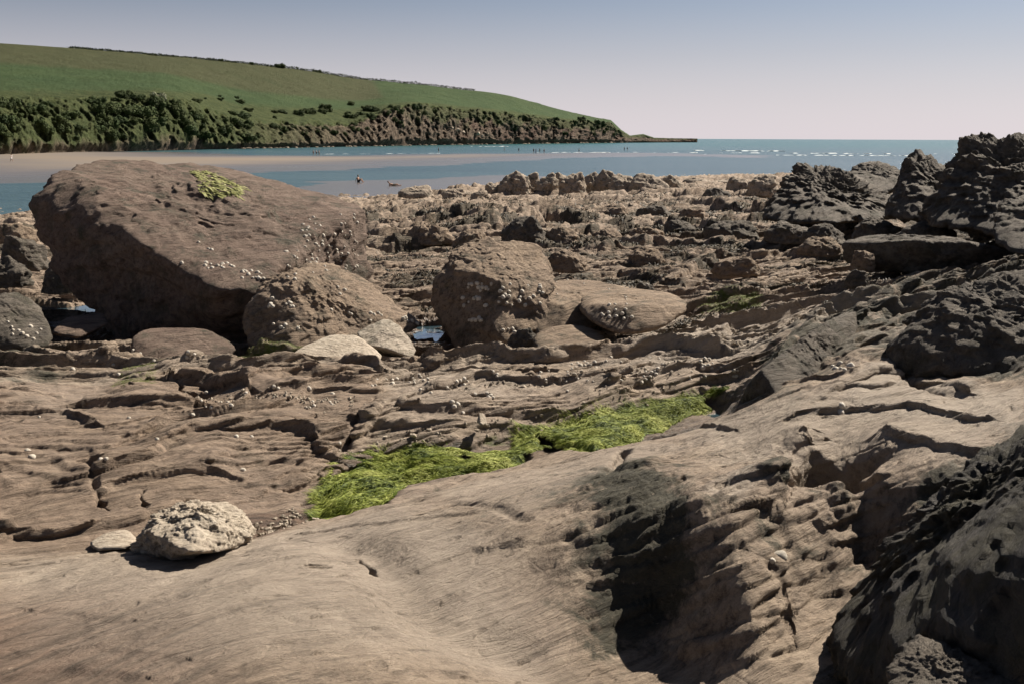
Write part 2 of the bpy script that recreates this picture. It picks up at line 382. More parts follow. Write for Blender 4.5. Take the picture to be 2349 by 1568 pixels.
def ledge_height(X, Y, nz):
    out = np.zeros(X.shape)
    for k, (pts, h, w, Lb) in enumerate(_led):
        P = np.array(pts); pad = Lb*3+0.2
        m = (X > P[:, 0].min()-pad) & (X < P[:, 0].max()+pad) & (Y > P[:, 1].min()-pad) & (Y < P[:, 1].max()+pad)
        if not m.any(): continue
        x = X[m]; y = Y[m]; wob = nz[m]*min(Lb, 0.5)*0.4
        best = np.full(x.shape, 1e9); sgn = np.zeros(x.shape); end = np.ones(x.shape)
        n = len(P)-1
        for i in range(n):
            a = P[i]; b = P[i+1]; e = b-a; l = np.hypot(*e)
            t = ((x-a[0])*e[0]+(y-a[1])*e[1])/(l*l); tc = np.clip(t, 0, 1)
            dx = x-a[0]-tc*e[0]; dy = y-a[1]-tc*e[1]; d = np.hypot(dx, dy)
            s = (e[0]*(y-a[1])-e[1]*(x-a[0]))/l
            mm = d < best
            best = np.where(mm, d, best); sgn = np.where(mm, np.sign(s), sgn)
            over = np.zeros_like(t)
            if i == 0: over = np.maximum(over, -t*l)
            if i == n-1: over = np.maximum(over, (t-1)*l)
            end = np.where(mm, np.exp(-np.clip(over, 0, 99)/(Lb*0.5)), end)
        d = best*sgn+wob
        f = np.where(d < 0, sst(-w*1.3, 0, d), np.exp(-(np.clip(d, 0, 99)/Lb)**1.5))
        out[m] += h*f*end
    return out

GROOVES = [([(790,1250),(870,1300),(1000,1395),(1150,1480),(1270,1540)], .05, .13), ([(790,1055),(815,1010),(850,965),(880,940)], .07, .02),
 ([(205,1060),(215,1110),(235,1165),(260,1185)], .035, .018), ([(330,1130),(320,1150),(340,1180)], .03, .012), ([(700,1075),(640,1060),(560,1075),(400,1090)], .02, .03),
 ([(960,1185),(1040,1160),(1140,1165),(1200,1190)], .02, .03), ([(820,1262),(845,1275),(860,1290)], .03, .01), ([(560,1235),(700,1185),(900,1150),(1060,1100)], .03, .08),
 ([(1400,1075),(1420,1060),(1432,1040)], .06, .03), ([(1248,640),(1246,700),(1243,745)], .05, .02), ([(400,870),(415,900),(430,925)], .05, .02), ([(1500,790),(1560,770),(1700,745)], .04, .04),
 ([(2060,850),(2110,890),(2140,910)], .05, .03), ([(1800,1350),(1815,1420),(1820,1480)], .03, .01), ([(650,1120),(700,1105),(725,1090)], .05, .04)]
_gr = [([zat(*p) for p in g[0]], g[1], g[2]) for g in GROOVES]
PITS = [(480,915,.17,.07,.17),(1468,893,.10,.035,.08),(1410,907,.07,.03,.06),(330,945,.14,.03,.05),(1085,920,.10,.05,.06),(720,1293,.06,.022,.025),(1180,872,.12,.04,.05),(1430,795,.34,.16,.22),
 (860,935,.05,.03,.05),(220,1052,.08,.03,.03),(1250,862,.10,.03,.05),(1880,760,.15,.05,.08),(1745,905,.05,.04,.04),(1000,862,.10,.05,.07),(740,800,.2,.06,.08),(1850,1030,.04,.02,.02),(1110,950,.05,.03,.04),(1600,965,.42,.11,.09)]
_pt = [(*zat(a, b), c, d, e) for a, b, c, d, e in PITS]
def carve(X, Y, nl):
    out = np.zeros(X.shape)
    for pts, h, w in _gr:
        P = np.array(pts); pad = w*4
        m = (X > P[:, 0].min()-pad) & (X < P[:, 0].max()+pad) & (Y > P[:, 1].min()-pad) & (Y < P[:, 1].max()+pad)
        x = X[m]+nl[m]*w*1.2; y = Y[m]+nl[m]*w*.8; best = np.full(x.shape, 1e9)
        for i in range(len(P)-1):
            a = P[i]; e = P[i+1]-a; t = np.clip(((x-a[0])*e[0]+(y-a[1])*e[1])/(e @ e), 0, 1)
            best = np.minimum(best, np.hypot(x-a[0]-t*e[0], y-a[1]-t*e[1]))
        out[m] += h*np.exp(-(best/w)**2)
    for cx_, cy_, rx, ry, dep in _pt:
        m = (abs(X-cx_) < 3*rx) & (abs(Y-cy_) < 3*rx); dx = X[m]-cx_; dy = Y[m]-cy_
        a = (dx*.95+dy*.3)/rx; b = (-dx*.3+dy*.95)/ry; q = np.sqrt(a*a+b*b)*(1+.5*nl[m])
        out[m] += dep*sst(1.35, .75, q)
    return out
def poly(pts, z=None): return [zat(*p) for p in pts]
CHAN = [(690,1195),(733,1180),(823,1165),(893,1148),(938,1112),(1058,1090),(1168,1070),(1218,1050),(1298,1035),(1368,1045),(1438,1022),(1518,1008),(1600,985),(1690,955),(1700,905),(1608,898),(1458,928),(1298,962),(1188,990),(1068,1012),(998,1012),(868,1030),(808,1060),(723,1108),(690,1150)]
_chan = poly(CHAN)
COVER = None
def saw(q, w):
    f = q-np.floor(q)
    return np.where(f < w, sst(0, w, f), 1-(f-w)/(1-w))
_off = rng.uniform(-1, 1, 256); _tx = rng.uniform(-1, 1, 256); _ty = rng.uniform(-1, 1, 256)
def plates(x, y, seed=0, tilt=.5, gap=.1):
    """broken slabs: every cell has its own level and tilt, with a rounded edge and a crevice between"""
    xi = np.floor(x).astype(np.int32); yi = np.floor(y).astype(np.int32)
    f1 = np.full(x.shape, 9.0); f2 = f1.copy(); hh = np.zeros(x.shape)
    for i in (-1, 0, 1):
        for j in (-1, 0, 1):
            h = _perm[_perm[(xi+i+seed) & 255]+((yi+j) & 255)]
            dx = x-(xi+i+(h*0.61803 % 1.0)); dy = y-(yi+j+(h*0.41421 % 1.0))
            d = np.hypot(dx, dy); m = d < f1
            f2 = np.where(m, f1, np.minimum(f2, d))
            hh = np.where(m, _off[h]+tilt*(dx*_tx[h]+dy*(_ty[h]*.5-.9)), hh); f1 = np.where(m, d, f1)
    e = sst(0, gap*2.2, f2-f1)
    return (hh+1.2)*e-.9
def ground(X, Y):
    X = np.asarray(X, float); Y = np.asarray(Y, float)
    r = np.hypot(X, Y)
    ca, sa = math.cos(STRIKE), math.sin(STRIKE)
    w1 = fbm2(X*0.45+5, Y*0.45, 3); w2 = fbm2(X*0.45-31, Y*0.45+11, 3)
    A = X*ca+Y*sa; C = -X*sa+Y*ca
    # bedding turns nearly square to the view further out
    s2_ = R(14); A2 = X*math.cos(s2_)+Y*math.sin(s2_); C2 = -X*math.sin(s2_)+Y*math.cos(s2_)
    nz = fbm2(X*2.3+9, Y*2.3-4, 2); nl = fbm2(X*1.1+9, Y*1.1-4, 2)
    jx = X+0.08*np.clip(r/8, .4, 3)*fbm2(X*1.2, Y*1.2+50, 2); jy = Y+0.08*np.clip(r/8, .4, 3)*fbm2(X*1.2+80, Y*1.2, 2)
    lump = lumpmask(X, Y)
    jx = jx+.035*lump*fbm2(X*5, Y*5+3, 3); jy = jy+.035*lump*fbm2(X*5+44, Y*5, 3)
    z = macro_g(jx, jy)
    z = z+ledge_height(X, Y, .9*nl)-carve(X, Y, nl+.3*nz)
    sd = poly_sd(X, Y, _chan)+0.04*nz
    z = z-0.07*sst(-0.03, 0.10, sd)
    slab = sst(6.5, 4.6, r-0.25*X)
    mid = sst(6.8, 10, r); far = sst(14, 30, r); vfar = sst(28, 60, r)
    calm = 1-0.75*slab
    mask = sst(-0.25, 0.35, fbm2(X*0.6+40, Y*0.6-12, 3))
    rightish = sst(0.35, 1.2, X-0.10*Y)*sst(7.5, 5.5, r)
    # bedding
    q0 = C/0.17+1.8*w1*4+0.7*nz
    z = z+(0.010+0.012*mask)*(1-0.72*slab)*(1-.5*far)*saw(q0, .3)
    q1 = C/0.62+1.6*w2*2.2+0.4*nl+0.3*w1
    m1 = sst(-0.3, 0.3, fbm2(A*0.35, C*1.2, 3))
    z = z+(0.075*(1-slab)*(1-.4*mid))*saw(q1, .10)*m1
    # broken slabs
    x1 = (A2+.5*w1+.12*nl); y1 = (C2+.5*w2+.12*nl)
    m2 = sst(-.35, .15, fbm2(X*.22+70, Y*.22, 3))
    z = z+mid*(1-far)*(.035+.06*m2)*plates(x1*.6, y1*2.3, 3, .5, .07)
    z = z+mid*.022*plates(x1*1.7+.3*nl, y1*5.5, 17, .6, .08)
    z = z+far*(.07+.13*m2)*plates(x1*.26, y1*.9, 5, .6, .07)
    z = z+far*.055*plates(x1*.8+.2*nl, y1*2.3, 9, .7, .10)
    z = z+vfar*.20*plates(x1*.22, y1*.35, 29, .6, .10)
    q2 = C2/2.3+1.5*w1+0.2*nl
    z = z+mid*(.10+.10*far)*(saw(q2, .09)-.5)*sst(-0.2, 0.4, fbm2(A*0.16+9, C*0.5, 3))
    # swells, pits and fine relief
    z = z+0.04*calm*fbm2(X*1.9, Y*1.9, 5)+far*.22*fbm2(X*.3, Y*.3, 5)
    z = z+0.006*calm*(1-.5*mid)*fbm2(X*9, Y*9, 3, True)
    z = z+0.022*slab*fbm2(A*1.1, C*3.0, 4)
    z = z+.0045*fbm2(A*1.6+w1, C*20+6*w1, 4)*(1-mid)
    z = z-0.006*slab*sst(.34, .5, fbm2(A*7+3, C*16, 2))
    z = z-0.018*sst(0.40, 0.58, fbm2(X*4.5+21, Y*4.5, 2))*calm
    return z
_lumpP = poly([(1240,1180),(1400,1060),(1560,1010),(1760,1020),(1900,1100),(2050,1180),(1960,1400),(1800,1520),(1500,1250),(1380,1420),(1280,1300)])
_lumpP2 = poly([(2000,1200),(2100,1080),(2349,980),(2600,1000),(2700,1600),(1900,1568)])
_rightP = poly([(1700,940),(1800,780),(1950,700),(2200,600),(2500,600),(2600,900),(2400,1000),(2000,880),(1850,950)])
def lumpmask(X, Y):
    return np.maximum(np.maximum(sst(-0.12, 0.12, poly_sd(X, Y, _lumpP)), sst(-0.1, 0.1, poly_sd(X, Y, _lumpP2))), 0.7*sst(-0.1, 0.2, poly_sd(X, Y, _rightP)))
def macro_g(X, Y): return macro(X, Y)

# polar fan centred under the eye
def build_terrain(NR=1450, inner=1000):
    th = np.concatenate([np.linspace(-75, -33, 70, endpoint=False), np.linspace(-33, 33, inner), np.linspace(33, 85, 90)[1:]])
    th = np.radians(th)
    n1_, n2_ = int(NR*.18), int(NR*.62)
    rr = np.exp(np.concatenate([np.linspace(math.log(.9), math.log(4), n1_, endpoint=False), np.linspace(math.log(4), math.log(28), n2_, endpoint=False), np.linspace(math.log(28), math.log(190), NR-n1_-n2_)]))
    T, RR = np.meshgrid(th, rr)
    X = RR*np.sin(T); Y = RR*np.cos(T)
    # macro on a coarse grid, then linear upsampling
    sr, sc_ = 7, 5
    ri = np.unique(np.append(np.arange(0, NR, sr), NR-1)); ci = np.unique(np.append(np.arange(0, len(th), sc_), len(th)-1))
    global macro_g
    lr = np.log(rr)
    MZ = macro(X[np.ix_(ri, ci)], Y[np.ix_(ri, ci)])
    lri = lr[ri]; thi = th[ci]
    def mg(x, y):
        r = np.clip(np.log(np.hypot(x, y)), lri[0], lri[-1]-1e-6); t = np.clip(np.arctan2(x, y), thi[0], thi[-1]-1e-6)
        i = np.clip(np.searchsorted(lri, r, 'right')-1, 0, len(lri)-2); j = np.clip(np.searchsorted(thi, t, 'right')-1, 0, len(thi)-2)
        u = (r-lri[i])/(lri[i+1]-lri[i]); v = (t-thi[j])/(thi[j+1]-thi[j])
        return (MZ[i, j]*(1-u)+MZ[i+1, j]*u)*(1-v)+(MZ[i, j+1]*(1-u)+MZ[i+1, j+1]*u)*v
    macro_g = mg
    Z = ground(X, Y)
    r = np.hypot(X, Y)
    # second pass: relief pushed out along the surface normal, so that walls show their bedding too
    def gradn(X, Y, Z):
        dxi = np.gradient(X, axis=0); dyi = np.gradient(Y, axis=0); dzi = np.gradient(Z, axis=0)
        dxj = np.gradient(X, axis=1); dyj = np.gradient(Y, axis=1); dzj = np.gradient(Z, axis=1)
        nx = dyi*dzj-dzi*dyj; ny = dzi*dxj-dxi*dzj; nz_ = dxi*dyj-dyi*dxj
        l = np.sqrt(nx*nx+ny*ny+nz_*nz_)+1e-12; sg = np.sign(nz_); return nx/l*sg, ny/l*sg, nz_/l*sg
    nx, ny, nz_ = gradn(X, Y, Z)
    lump = lumpmask(X, Y)
    steep = sst(.92, .6, nz_)
    ca, sa = math.cos(STRIKE), math.sin(STRIKE)
    A = X*ca+Y*sa; B = (-X*sa+Y*ca)*.55+Z*.83; Cc = (-X*sa+Y*ca)*.83-Z*.55
    k = np.clip(r/6, .8, 4)
    steep = steep*np.clip(1.6-r/20, .3, 1)
    w = fbm3(X*1.1, Y*1.1, Z*1.1+4, 3)
    D = .045*np.maximum(lump, steep*.8)*fbm3(A*1.4/k, Cc*2.6/k, B*6/k, 4)*k**.7
    # bedding steps
    q = B/(.075*k)+1.6*w*3/k+.35*fbm3(A*4/k, Cc*4/k, B*4/k, 3)
    msk = sst(-.25, .25, fbm3(A*.9, Cc*1.4, B*1.4+9, 3))
    D += (.012*np.maximum(lump, steep*.6)+.0035)*k**.8*msk*(saw(q, .3)-.5)
    # joint blocks
    D += .015*np.maximum(lump*.9, steep)*k**.7*(plates(A*2.0/k+.4*w, B*13/k+.4*w, 41, .6, .14))
    D += .009*np.maximum(lump*(1-.5*steep), steep*.25)*k**.7*fbm3(X*11/k, Y*11/k, Z*11/k, 3, True)
    X = X+nx*D; Y = Y+ny*D; Z = Z+nz_*D
    # colour masks
    n1 = fbm2(X*0.8+3, Y*0.8, 4); n2 = fbm2(X*2.2, Y*2.2+8, 4)
    def pm(pts, soft=0.15, amt=1.0):
        return amt*sst(-soft, soft, poly_sd(X+0.08*n2, Y+0.08*n1, poly(pts)))
    dark = 0.10+0.50*sst(10, 16, r)*sst(60, 35, r)*sst(-0.05, 0.25, fbm2(X*.35+11, Y*.6, 3)+.3*n1)+0.20*sst(14, 26, r)
    dark = np.maximum(dark, pm([(1230,1170),(1330,1080),(1480,1060),(1560,1100),(1640,1180),(1640,1290),(1560,1470),(1380,1520),(1330,1300)], .30, .75))
    dark = np.maximum(dark, pm([(1680,980),(1720,860),(1900,720),(2100,640),(2500,600),(2500,870),(2100,860),(1950,830),(1850,920)], .30, .62))
    dark = np.maximum(dark, pm([(1780,1120),(2050,1120),(2000,1250),(1850,1350),(1780,1250)], .30, .55))
    dark = np.maximum(dark, pm([(2050,1180),(2349,980),(2700,950),(2700,1600),(1900,1600)], .30, .8))
    dark = np.maximum(dark, pm([(2100,480),(2400,400),(2600,400),(2600,640),(1950,640)], .4, .7))
    dark = np.maximum(dark, pm([(-300,880),(0,880),(150,900),(150,780),(0,780),(-300,780)], .30, .45))
    pale = np.maximum(pm([(1920,900),(2000,850),(2100,880),(2349,900),(2349,1000),(2100,960),(1920,960)], .1, .75),
           np.maximum(pm([(1450,760),(1900,690),(2000,720),(1800,800),(1450,880)], .3, .8), pm([(950,1130),(1400,1040),(1700,990),(1650,1010),(1400,1080),(1150,1210)], .1, .4)))
    pale = np.maximum(pale, pm([(1600,1140),(1730,1100),(1800,1110),(1700,1170)], .05, .7))
    pale = np.maximum(pale, 0.6*pm([(0,1290),(560,1240),(900,1160),(1150,1250),(1300,1560),(0,1700)], .2))
    brown = np.maximum(pm([(-300,880),(430,880),(860,850),(870,980),(780,1050),(700,1150),(560,1220),(300,1250),(-300,1260)], .12, .5),
            pm([(820,620),(1000,560),(1000,780),(900,760)], .3, .4))
    chan = sst(-0.05, 0.08, poly_sd(X, Y, _chan)+0.03*n2)
    pale = np.maximum(pale, .45*sst(-.1, .35, n1+.4*n2)*sst(5.5, 7, r)*sst(16, 11, r))
    pale = np.maximum(pale, .55*pm([(1560,1000),(2000,900),(2349,960),(2200,1060),(2000,1080),(1650,1080)], .15))
    wet = np.maximum(0.8*chan, sst(-1.99-.02, -2.1, Z)*pm([(0,740),(330,740),(330,840),(0,840)], .1))
    wet = np.maximum(wet, pm([(940,740),(1050,740),(1050,840),(930,840)], .08))
    wet = np.maximum(wet, pm([(560,1180),(740,1165),(600,1235),(560,1235)], .05, .6))
    brown = np.maximum(brown, .30*sst(9, 13, r))
    brown = np.maximum(brown, pm([(-400,1330),(150,1380),(420,1480),(500,1700),(-400,1700)], .35, 1.0))  # lens falloff in the lower left corner, painted in as darker brown rock
    brown = np.maximum(brown, pm([(560,1180),(740,1160),(740,1180),(600,1235),(560,1235)], .05, 1.0))
    green = np.maximum.reduce([pm([(525,850),(560,815),(700,815),(700,835),(540,850)], .08), pm([(260,870),(300,850),(380,860),(360,885),(260,890)], .06, .8),
             pm([(1590,715),(1650,690),(1750,695),(1760,715),(1640,730)], .1), 0.5*chan, pm([(1080,1000),(1180,990),(1180,1003),(1080,1010)], .02)])
    global TZ
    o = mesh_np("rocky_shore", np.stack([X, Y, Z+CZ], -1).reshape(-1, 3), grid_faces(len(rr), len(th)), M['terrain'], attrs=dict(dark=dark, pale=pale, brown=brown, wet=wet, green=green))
    tag(o, kind='structure')
    return o
import os
LOD = 0.5 if os.environ.get('LODHALF') else 1.0
terrain = build_terrain(int(2500*LOD), int(1050*LOD))

# ------------------------------------------------------------------ rocks
_ico = {}
def ico(n):
    if n not in _ico:
        bm = bmesh.new(); bmesh.ops.create_icosphere(bm, subdivisions=n, radius=1)
        V = np.array([v.co[:] for v in bm.verts]); F = np.array([[v.index for v in f.verts] for f in bm.faces]); bm.free()
        V /= np.linalg.norm(V, axis=1)[:, None]
        _ico[n] = (V, F)
    return _ico[n]
def hull_planes(P):
    bm = bmesh.new(); vs = [bm.verts.new(p) for p in P]
    r = bmesh.ops.convex_hull(bm, input=vs)
    bm.normal_update(); pl = []
    for f in bm.faces:
        pl.append((np.array(f.normal[:]), np.array(f.calc_center_median()[:]), f.calc_area()))
    bm.free(); return pl
def rock_mesh(P, n=6, sharp=14, wscale=1.0, amp=0.05, freq=1.5, layers=None, seed=0, crag=0.0, dents=(), terr=0.0, groove=None):
    """rounded convex body through the corner points P (world), with layered relief"""
    P = [np.array(p[:], float) for p in P]; c = np.mean(P, axis=0)
    pl = hull_planes([p-c for p in P])
    D, F = ico(n)
    acc = np.zeros(len(D))
    for nrm, ctr, area in pl:
        if area < 1e-7: continue
        dd = abs(float(nrm @ ctr)); s = D @ nrm if (nrm @ ctr) > 0 else D @ -nrm
        acc += np.maximum(s/max(dd, 1e-3), 0)**sharp
    r = acc**(-1/sharp)
    # corner rounding shrinks the body: scale back to the hull size
    far_ = max(np.linalg.norm(p-c) for p in P); r = r*(1+.35/sharp*2)
    V = D*r[:, None]; size = r.mean()
    o = seed*13.7
    X, Y, Z = (V*freq/size*0.6).T; X = X+o
    nrm = D
    d = amp*size*fbm3(X, Y, Z, 5)*1.6
    d += amp*0.6*size*fbm3(X*3+9, Y*3, Z*3, 4, True)*0.5
    if crag: d += crag*size*fbm3(X*2.2+3, Y*2.2, Z*2.2, 5, True)
    if terr:
        tn = fbm3(X*1.3+60, Y*1.3, Z*2.0, 4)*5; fl = np.floor(tn); d += terr*size*(fl+sst(0, .25, tn-fl))/5
    if groove:
        gc, gr_ = np.array(groove[0][:]), groove[1]; Wp = V+c
        mk_ = sst(1, .6, np.linalg.norm(Wp-gc, axis=1)/gr_)
        hx = Wp[:, 0]*.8+Wp[:, 1]*.6
        d += -.05*mk_*sst(.25, .75, fbm3(hx*7, Wp[:, 2]*.8, Wp[:, 0]*.5, 4, True))+.02*mk_
    if layers:   # (direction, wavelength in m, amplitude in m)
        ld, lw, la = layers; ld = np.array(ld)/np.linalg.norm(ld)
        q = (V @ ld)/lw+1.2*fbm3(X*.7, Y*.7, Z*.7, 3)
        d += la*(saw(q, .2)-.5)*sst(-.3, .4, fbm3(X+30, Y, Z, 3))
    d += 0.012*size*fbm3(X*12, Y*12, Z*12, 4)
    for (dx, dy, dz, rad, dep) in dents:
        q = np.linalg.norm(V+c-np.array([dx, dy, dz]), axis=1)/rad
        d -= dep*np.exp(-q**2*2)
    V = V+nrm*d[:, None]
    return V, F, c
def rock(name, label, P, mat, group=None, cat='rock', **kw):
    V, F, c = rock_mesh(P, **kw)
    o = mesh_np(name, V, F, mat); o.location = c
    tag(o, label, cat, group); return o
def W(*pts): return [PY(*p) for p in pts]

big = rock("boulder", "huge reddish brown boulder with sloping top and overhanging dark left face", W(
  (165,392,12.6),(95,425,12.0),(76,455,11.7),(85,510,11.6),(150,590,11.3),(240,740,11.2),(300,800,10.9),(470,800,10.5),(590,800,10.4),
  (330,555,10.5),(480,655,9.95),(200,430,11.6),(590,650,10.15),
  (240,372,13.6),(400,374,14.2),(560,398,14.4),(700,438,14.2),(800,464,13.6),(824,482,13.0),(690,540,11.35),(640,575,10.9),(834,600,12.8),(838,660,12.6),(700,640,11.25),(690,700,11.2),
  (300,700,13.6),(700,640,14.0),(200,620,13.0)), M['boulder'], cat='boulder', n=7, sharp=70, amp=.035, freq=2.4, crag=.05, layers=((-.3, -.5, 1), .26, .06), groove=(PY(765,560,12.2), 1.15), dents=[(*PY(a_, b_, c_), r_, d_) for a_, b_, c_, r_, d_ in ((455,385,13.8,.30,.10),(500,425,13.0,.35,.07),(600,452,12.9,.30,.08),(740,480,12.8,.15,.07),(350,395,13.0,.2,.06),(690,500,12.2,.12,.04),(590,600,10.8,.25,.05))], terr=0.14, seed=1)
rock("boulder", "rounded brown boulder with limpets, leaning on the huge boulder's front", W(
  (560,700,9.5),(555,770,9.3),(640,812,9.1),(760,800,9.3),(900,760,9.9),(960,742,10.2),(620,640,10.0),(700,606,10.4),(800,620,10.7),(850,680,10.4),
  (600,660,9.6),(680,650,9.6),(700,700,11.2),(900,740,11.2),(860,800,9.6),(640,830,9.6)), M['boulder_tan'], cat='boulder', n=7, sharp=18, amp=.07, freq=2.6, crag=.05, layers=((-.5, -.2, 1), .16, .035), terr=0.12, seed=2)
rock("boulder", "tall dark crowned boulder with limpets beside the small blue pool", W(
  (1003,640,10.5),(1000,690,10.4),(1030,750,10.2),(1050,815,9.9),(1140,815,9.7),(1225,805,9.9),(1036,588,10.7),(1062,566,11.0),(1115,558,11.0),(1225,560,11.2),(1252,600,10.9),
  (1262,650,10.5),(1262,720,10.2),(1150,640,10.1),(1060,620,10.3),(1250,600,12.3),(1080,620,12.2),(1060,700,12.0),(1250,700,11.8)), M['boulder_tan'], cat='boulder', n=7, sharp=40, amp=.05, freq=2.4, crag=.035, layers=((.1, -.3, 1), .24, .05), terr=.10, seed=3)
rock("boulder", "low tan slab leaning against the right of the pool boulder, split by a crack", W(
  (1235,655,10.8),(1300,638,11.2),(1400,650,11.3),(1470,670,11.2),(1440,720,10.6),(1330,745,10.2),(1290,775,9.95),(1235,795,9.9),(1225,760,10.0),(1240,690,10.3),(1300,700,10.25),(1250,700,12),(1450,700,12)), M['boulder_tan'], cat='boulder', n=6, sharp=40, amp=.04, freq=2.4, crag=.03, layers=((.1, -.3, 1), .16, .02), terr=.10, seed=31)
rock("rock", "dark steep sided rock rising over the right end of the green algae gully", W(
  (1694,938,6.15),(1710,888,5.9),(1742,848,5.8),(1793,811,6.0),(1850,770,6.35),(1905,733,6.85),(1965,712,7.3),(1678,980,6.1),(1717,985,5.95),(1765,965,5.7),(1825,960,5.55),(1850,890,5.85),(1895,830,6.4),(1960,775,7.0),
  (1800,835,7.3),(1900,765,8.1),(1765,885,7.2),(1800,980,6.6),(1950,850,7.6)), M['darkrock'], n=7, sharp=40, amp=.03, freq=2.6, crag=.04, layers=((.4, -.6, .8), .10, .015), terr=.14, seed=32)
oval = rock("boulder", "smooth oval boulder balanced over a dark gap in mid shore", W(
  (1326,706,10.0),(1332,728,9.7),(1365,752,9.45),(1410,772,9.35),(1470,772,9.35),(1535,748,9.6),(1580,712,10.1),(1570,690,10.5),(1520,672,10.9),(1440,664,11.0),(1370,672,10.8),(1338,688,10.4),
  (1440,770,9.9),(1500,760,10.1),(1360,700,9.75),(1450,705,9.55),(1540,705,9.85),(1400,720,11.1),(1520,720,11.0)), M['boulder_tan'], cat='boulder', n=6, sharp=16, amp=.06, freq=2.4, crag=.03, layers=((.2, -.2, 1), .11, .016), terr=0.06, seed=5)
oval.location.z += .03
rock("boulder", "low pale slab rock in front of the balanced oval boulder", W(
  (1215,775,9.2),(1250,750,9.5),(1320,742,9.7),(1380,755,9.6),(1395,785,9.3),(1330,812,9.0),(1240,812,9.0),(1300,800,9.9)), M['boulder_tan'], n=5, sharp=8, amp=.05, seed=6)
rock("white_rock", "smooth cream stone lying beside the angular pale stone at the pool", W(
  (660,822,8.6),(690,795,8.8),(760,768,9.0),(820,768,9.0),(878,815,8.8),(860,840,8.5),(760,845,8.4),(680,838,8.4),(780,830,9.3)), M['whiterock'], cat='stone', n=6, sharp=16, amp=.05, freq=2, crag=.03, seed=7)
rock("white_rock", "pointed two-faced pale stone, tilted towards the small blue pool", W(
  (818,762,9.3),(885,730,9.5),(915,745,9.4),(955,805,9.1),(945,822,9.0),(890,800,8.9),(840,790,9.0),(900,790,9.6),(880,830,9.3)), M['twoface'], cat='stone', n=6, sharp=22, amp=.05, freq=2, crag=.03, terr=0.12, seed=8)
rock("white_rock", "large craggy white boulder with dark left side in near foreground", W(
  (308,1265,4.12),(368,1282,3.98),(338,1210,3.98),(432,1262,3.72),(500,1262,3.82),(400,1160,4.25),(440,1152,4.4),(530,1158,4.45),(578,1205,4.35),(565,1238,4.1),(345,1200,4.1),
  (460,1180,4.0),(520,1215,3.95),(350,1270,4.4),(560,1235,4.6),(420,1180,4.7)), M['whiterock'], cat='stone', n=7, sharp=45, amp=.06, freq=3.2, crag=.08, terr=0.30, seed=9)
rock("white_rock", "small low pale stone left of the craggy white boulder", W(
  (205,1245,4.2),(240,1220,4.3),(290,1212,4.35),(315,1235,4.25),(300,1258,4.1),(220,1262,4.1),(270,1240,4.45)), M['whiterock'], cat='stone', n=5, sharp=9, amp=.06, crag=.04, seed=10)
rock("rock", "low flat topped brown rock below the huge boulder's shadow", W(
  (300,765,9.0),(340,752,9.3),(460,750,9.4),(530,780,9.2),(545,808,9.0),(440,830,8.7),(320,830,8.7),(295,810,8.8),(420,800,9.7)), M['boulder'], n=6, sharp=9, amp=.05, terr=0.1, seed=11)
rock("rock", "dark rounded rock at the left edge of the photo with shells", W(
  (-60,690,8.8),(40,665,9.3),(95,700,9.2),(120,770,9.0),(100,800,8.8),(-60,800,8.6),(20,780,9.7),(-80,760,9.3)), M['darkrock'], n=6, sharp=9, amp=.06, terr=0.15, seed=12)
rock("rock", "pink stone lying wet by the left pool", W(
  (112,765,9.6),(150,728,10.1),(235,715,10.3),(250,740,10.1),(180,775,9.6),(200,770,10.3)), M['boulder'], n=5, sharp=12, amp=.05, seed=13)
rock("rock", "flat white shard of stone standing in the ledge above the green algae", W(
  (1093,968,6.15),(1100,945,6.2),(1112,948,6.22),(1118,970,6.15),(1105,975,6.1),(1108,965,6.3)), M['whiterock'], cat='stone', n=4, sharp=20, amp=.05, seed=14)
# right-hand outcrops
rock("jagged_rock", "dark knobbly outcrop with rounded tops right of mid shore", W(
  (1745,500,22),(1790,430,23),(1840,386,24),(1930,395,24.5),(2020,440,24),(2050,500,22),(1900,515,21),(1800,512,21.5),(1900,480,27),(2040,470,27)), M['darkrock'], cat='outcrop', n=7, sharp=9, amp=.07, freq=3, crag=0.23, layers=((-.9, .3, .5), .5, .1), terr=0.3, seed=15)
rock("jagged_rock", "dark domed rock poking above the knobbly outcrop against the sea", W(
  (1940,420,27),(1960,385,28),(2000,372,28.5),(2050,385,28),(2085,420,27),(2000,450,26),(2020,430,31)), M['darkrock'], cat='outcrop', n=6, sharp=9, amp=.07, freq=2, crag=0.15, terr=0.25, seed=16)
rock("jagged_rock", "dark cone shaped rock peak standing against the sea", W(
  (2030,490,17),(2060,420,17.5),(2095,353,18),(2130,362,18.2),(2190,400,18.3),(2230,495,17),(2120,505,16.3),(2130,480,20.5)), M['darkrock'], cat='outcrop', n=7, sharp=13, amp=.06, freq=2, crag=0.19, layers=((-.9, .3, .4), .3, .08), terr=0.22, seed=17)
rock("jagged_rock", "dark saw toothed ridge rising tallest at the right edge", W(
  (2125,495,15),(2165,430,15.5),(2230,350,16),(2290,330,16.2),(2349,322,16.4),(2480,330,16),(2560,480,15),(2349,540,13.8),(2200,520,14.4),(2400,480,19),(2200,480,18)), M['darkrock'], cat='outcrop', n=7, sharp=12, amp=.06, freq=2.5, crag=0.27, layers=((-1, .25, .35), .35, .12), terr=0.28, seed=18)
rock("jagged_rock", "long dark block with flat shaded front below the cone shaped peak", W(
  (1935,556,12.35),(1930,598,12.4),(1960,614,12.3),(2100,628,12.1),(2230,620,12.0),(2290,600,12.0),(2275,562,11.9),(2100,550,11.9),(2120,540,13.6),(1990,540,13.6),(2000,600,13.6),(2270,590,13.6)), M['darkrock'], cat='outcrop', n=6, sharp=16, amp=.035, freq=2, crag=.03, terr=0.30, seed=19)
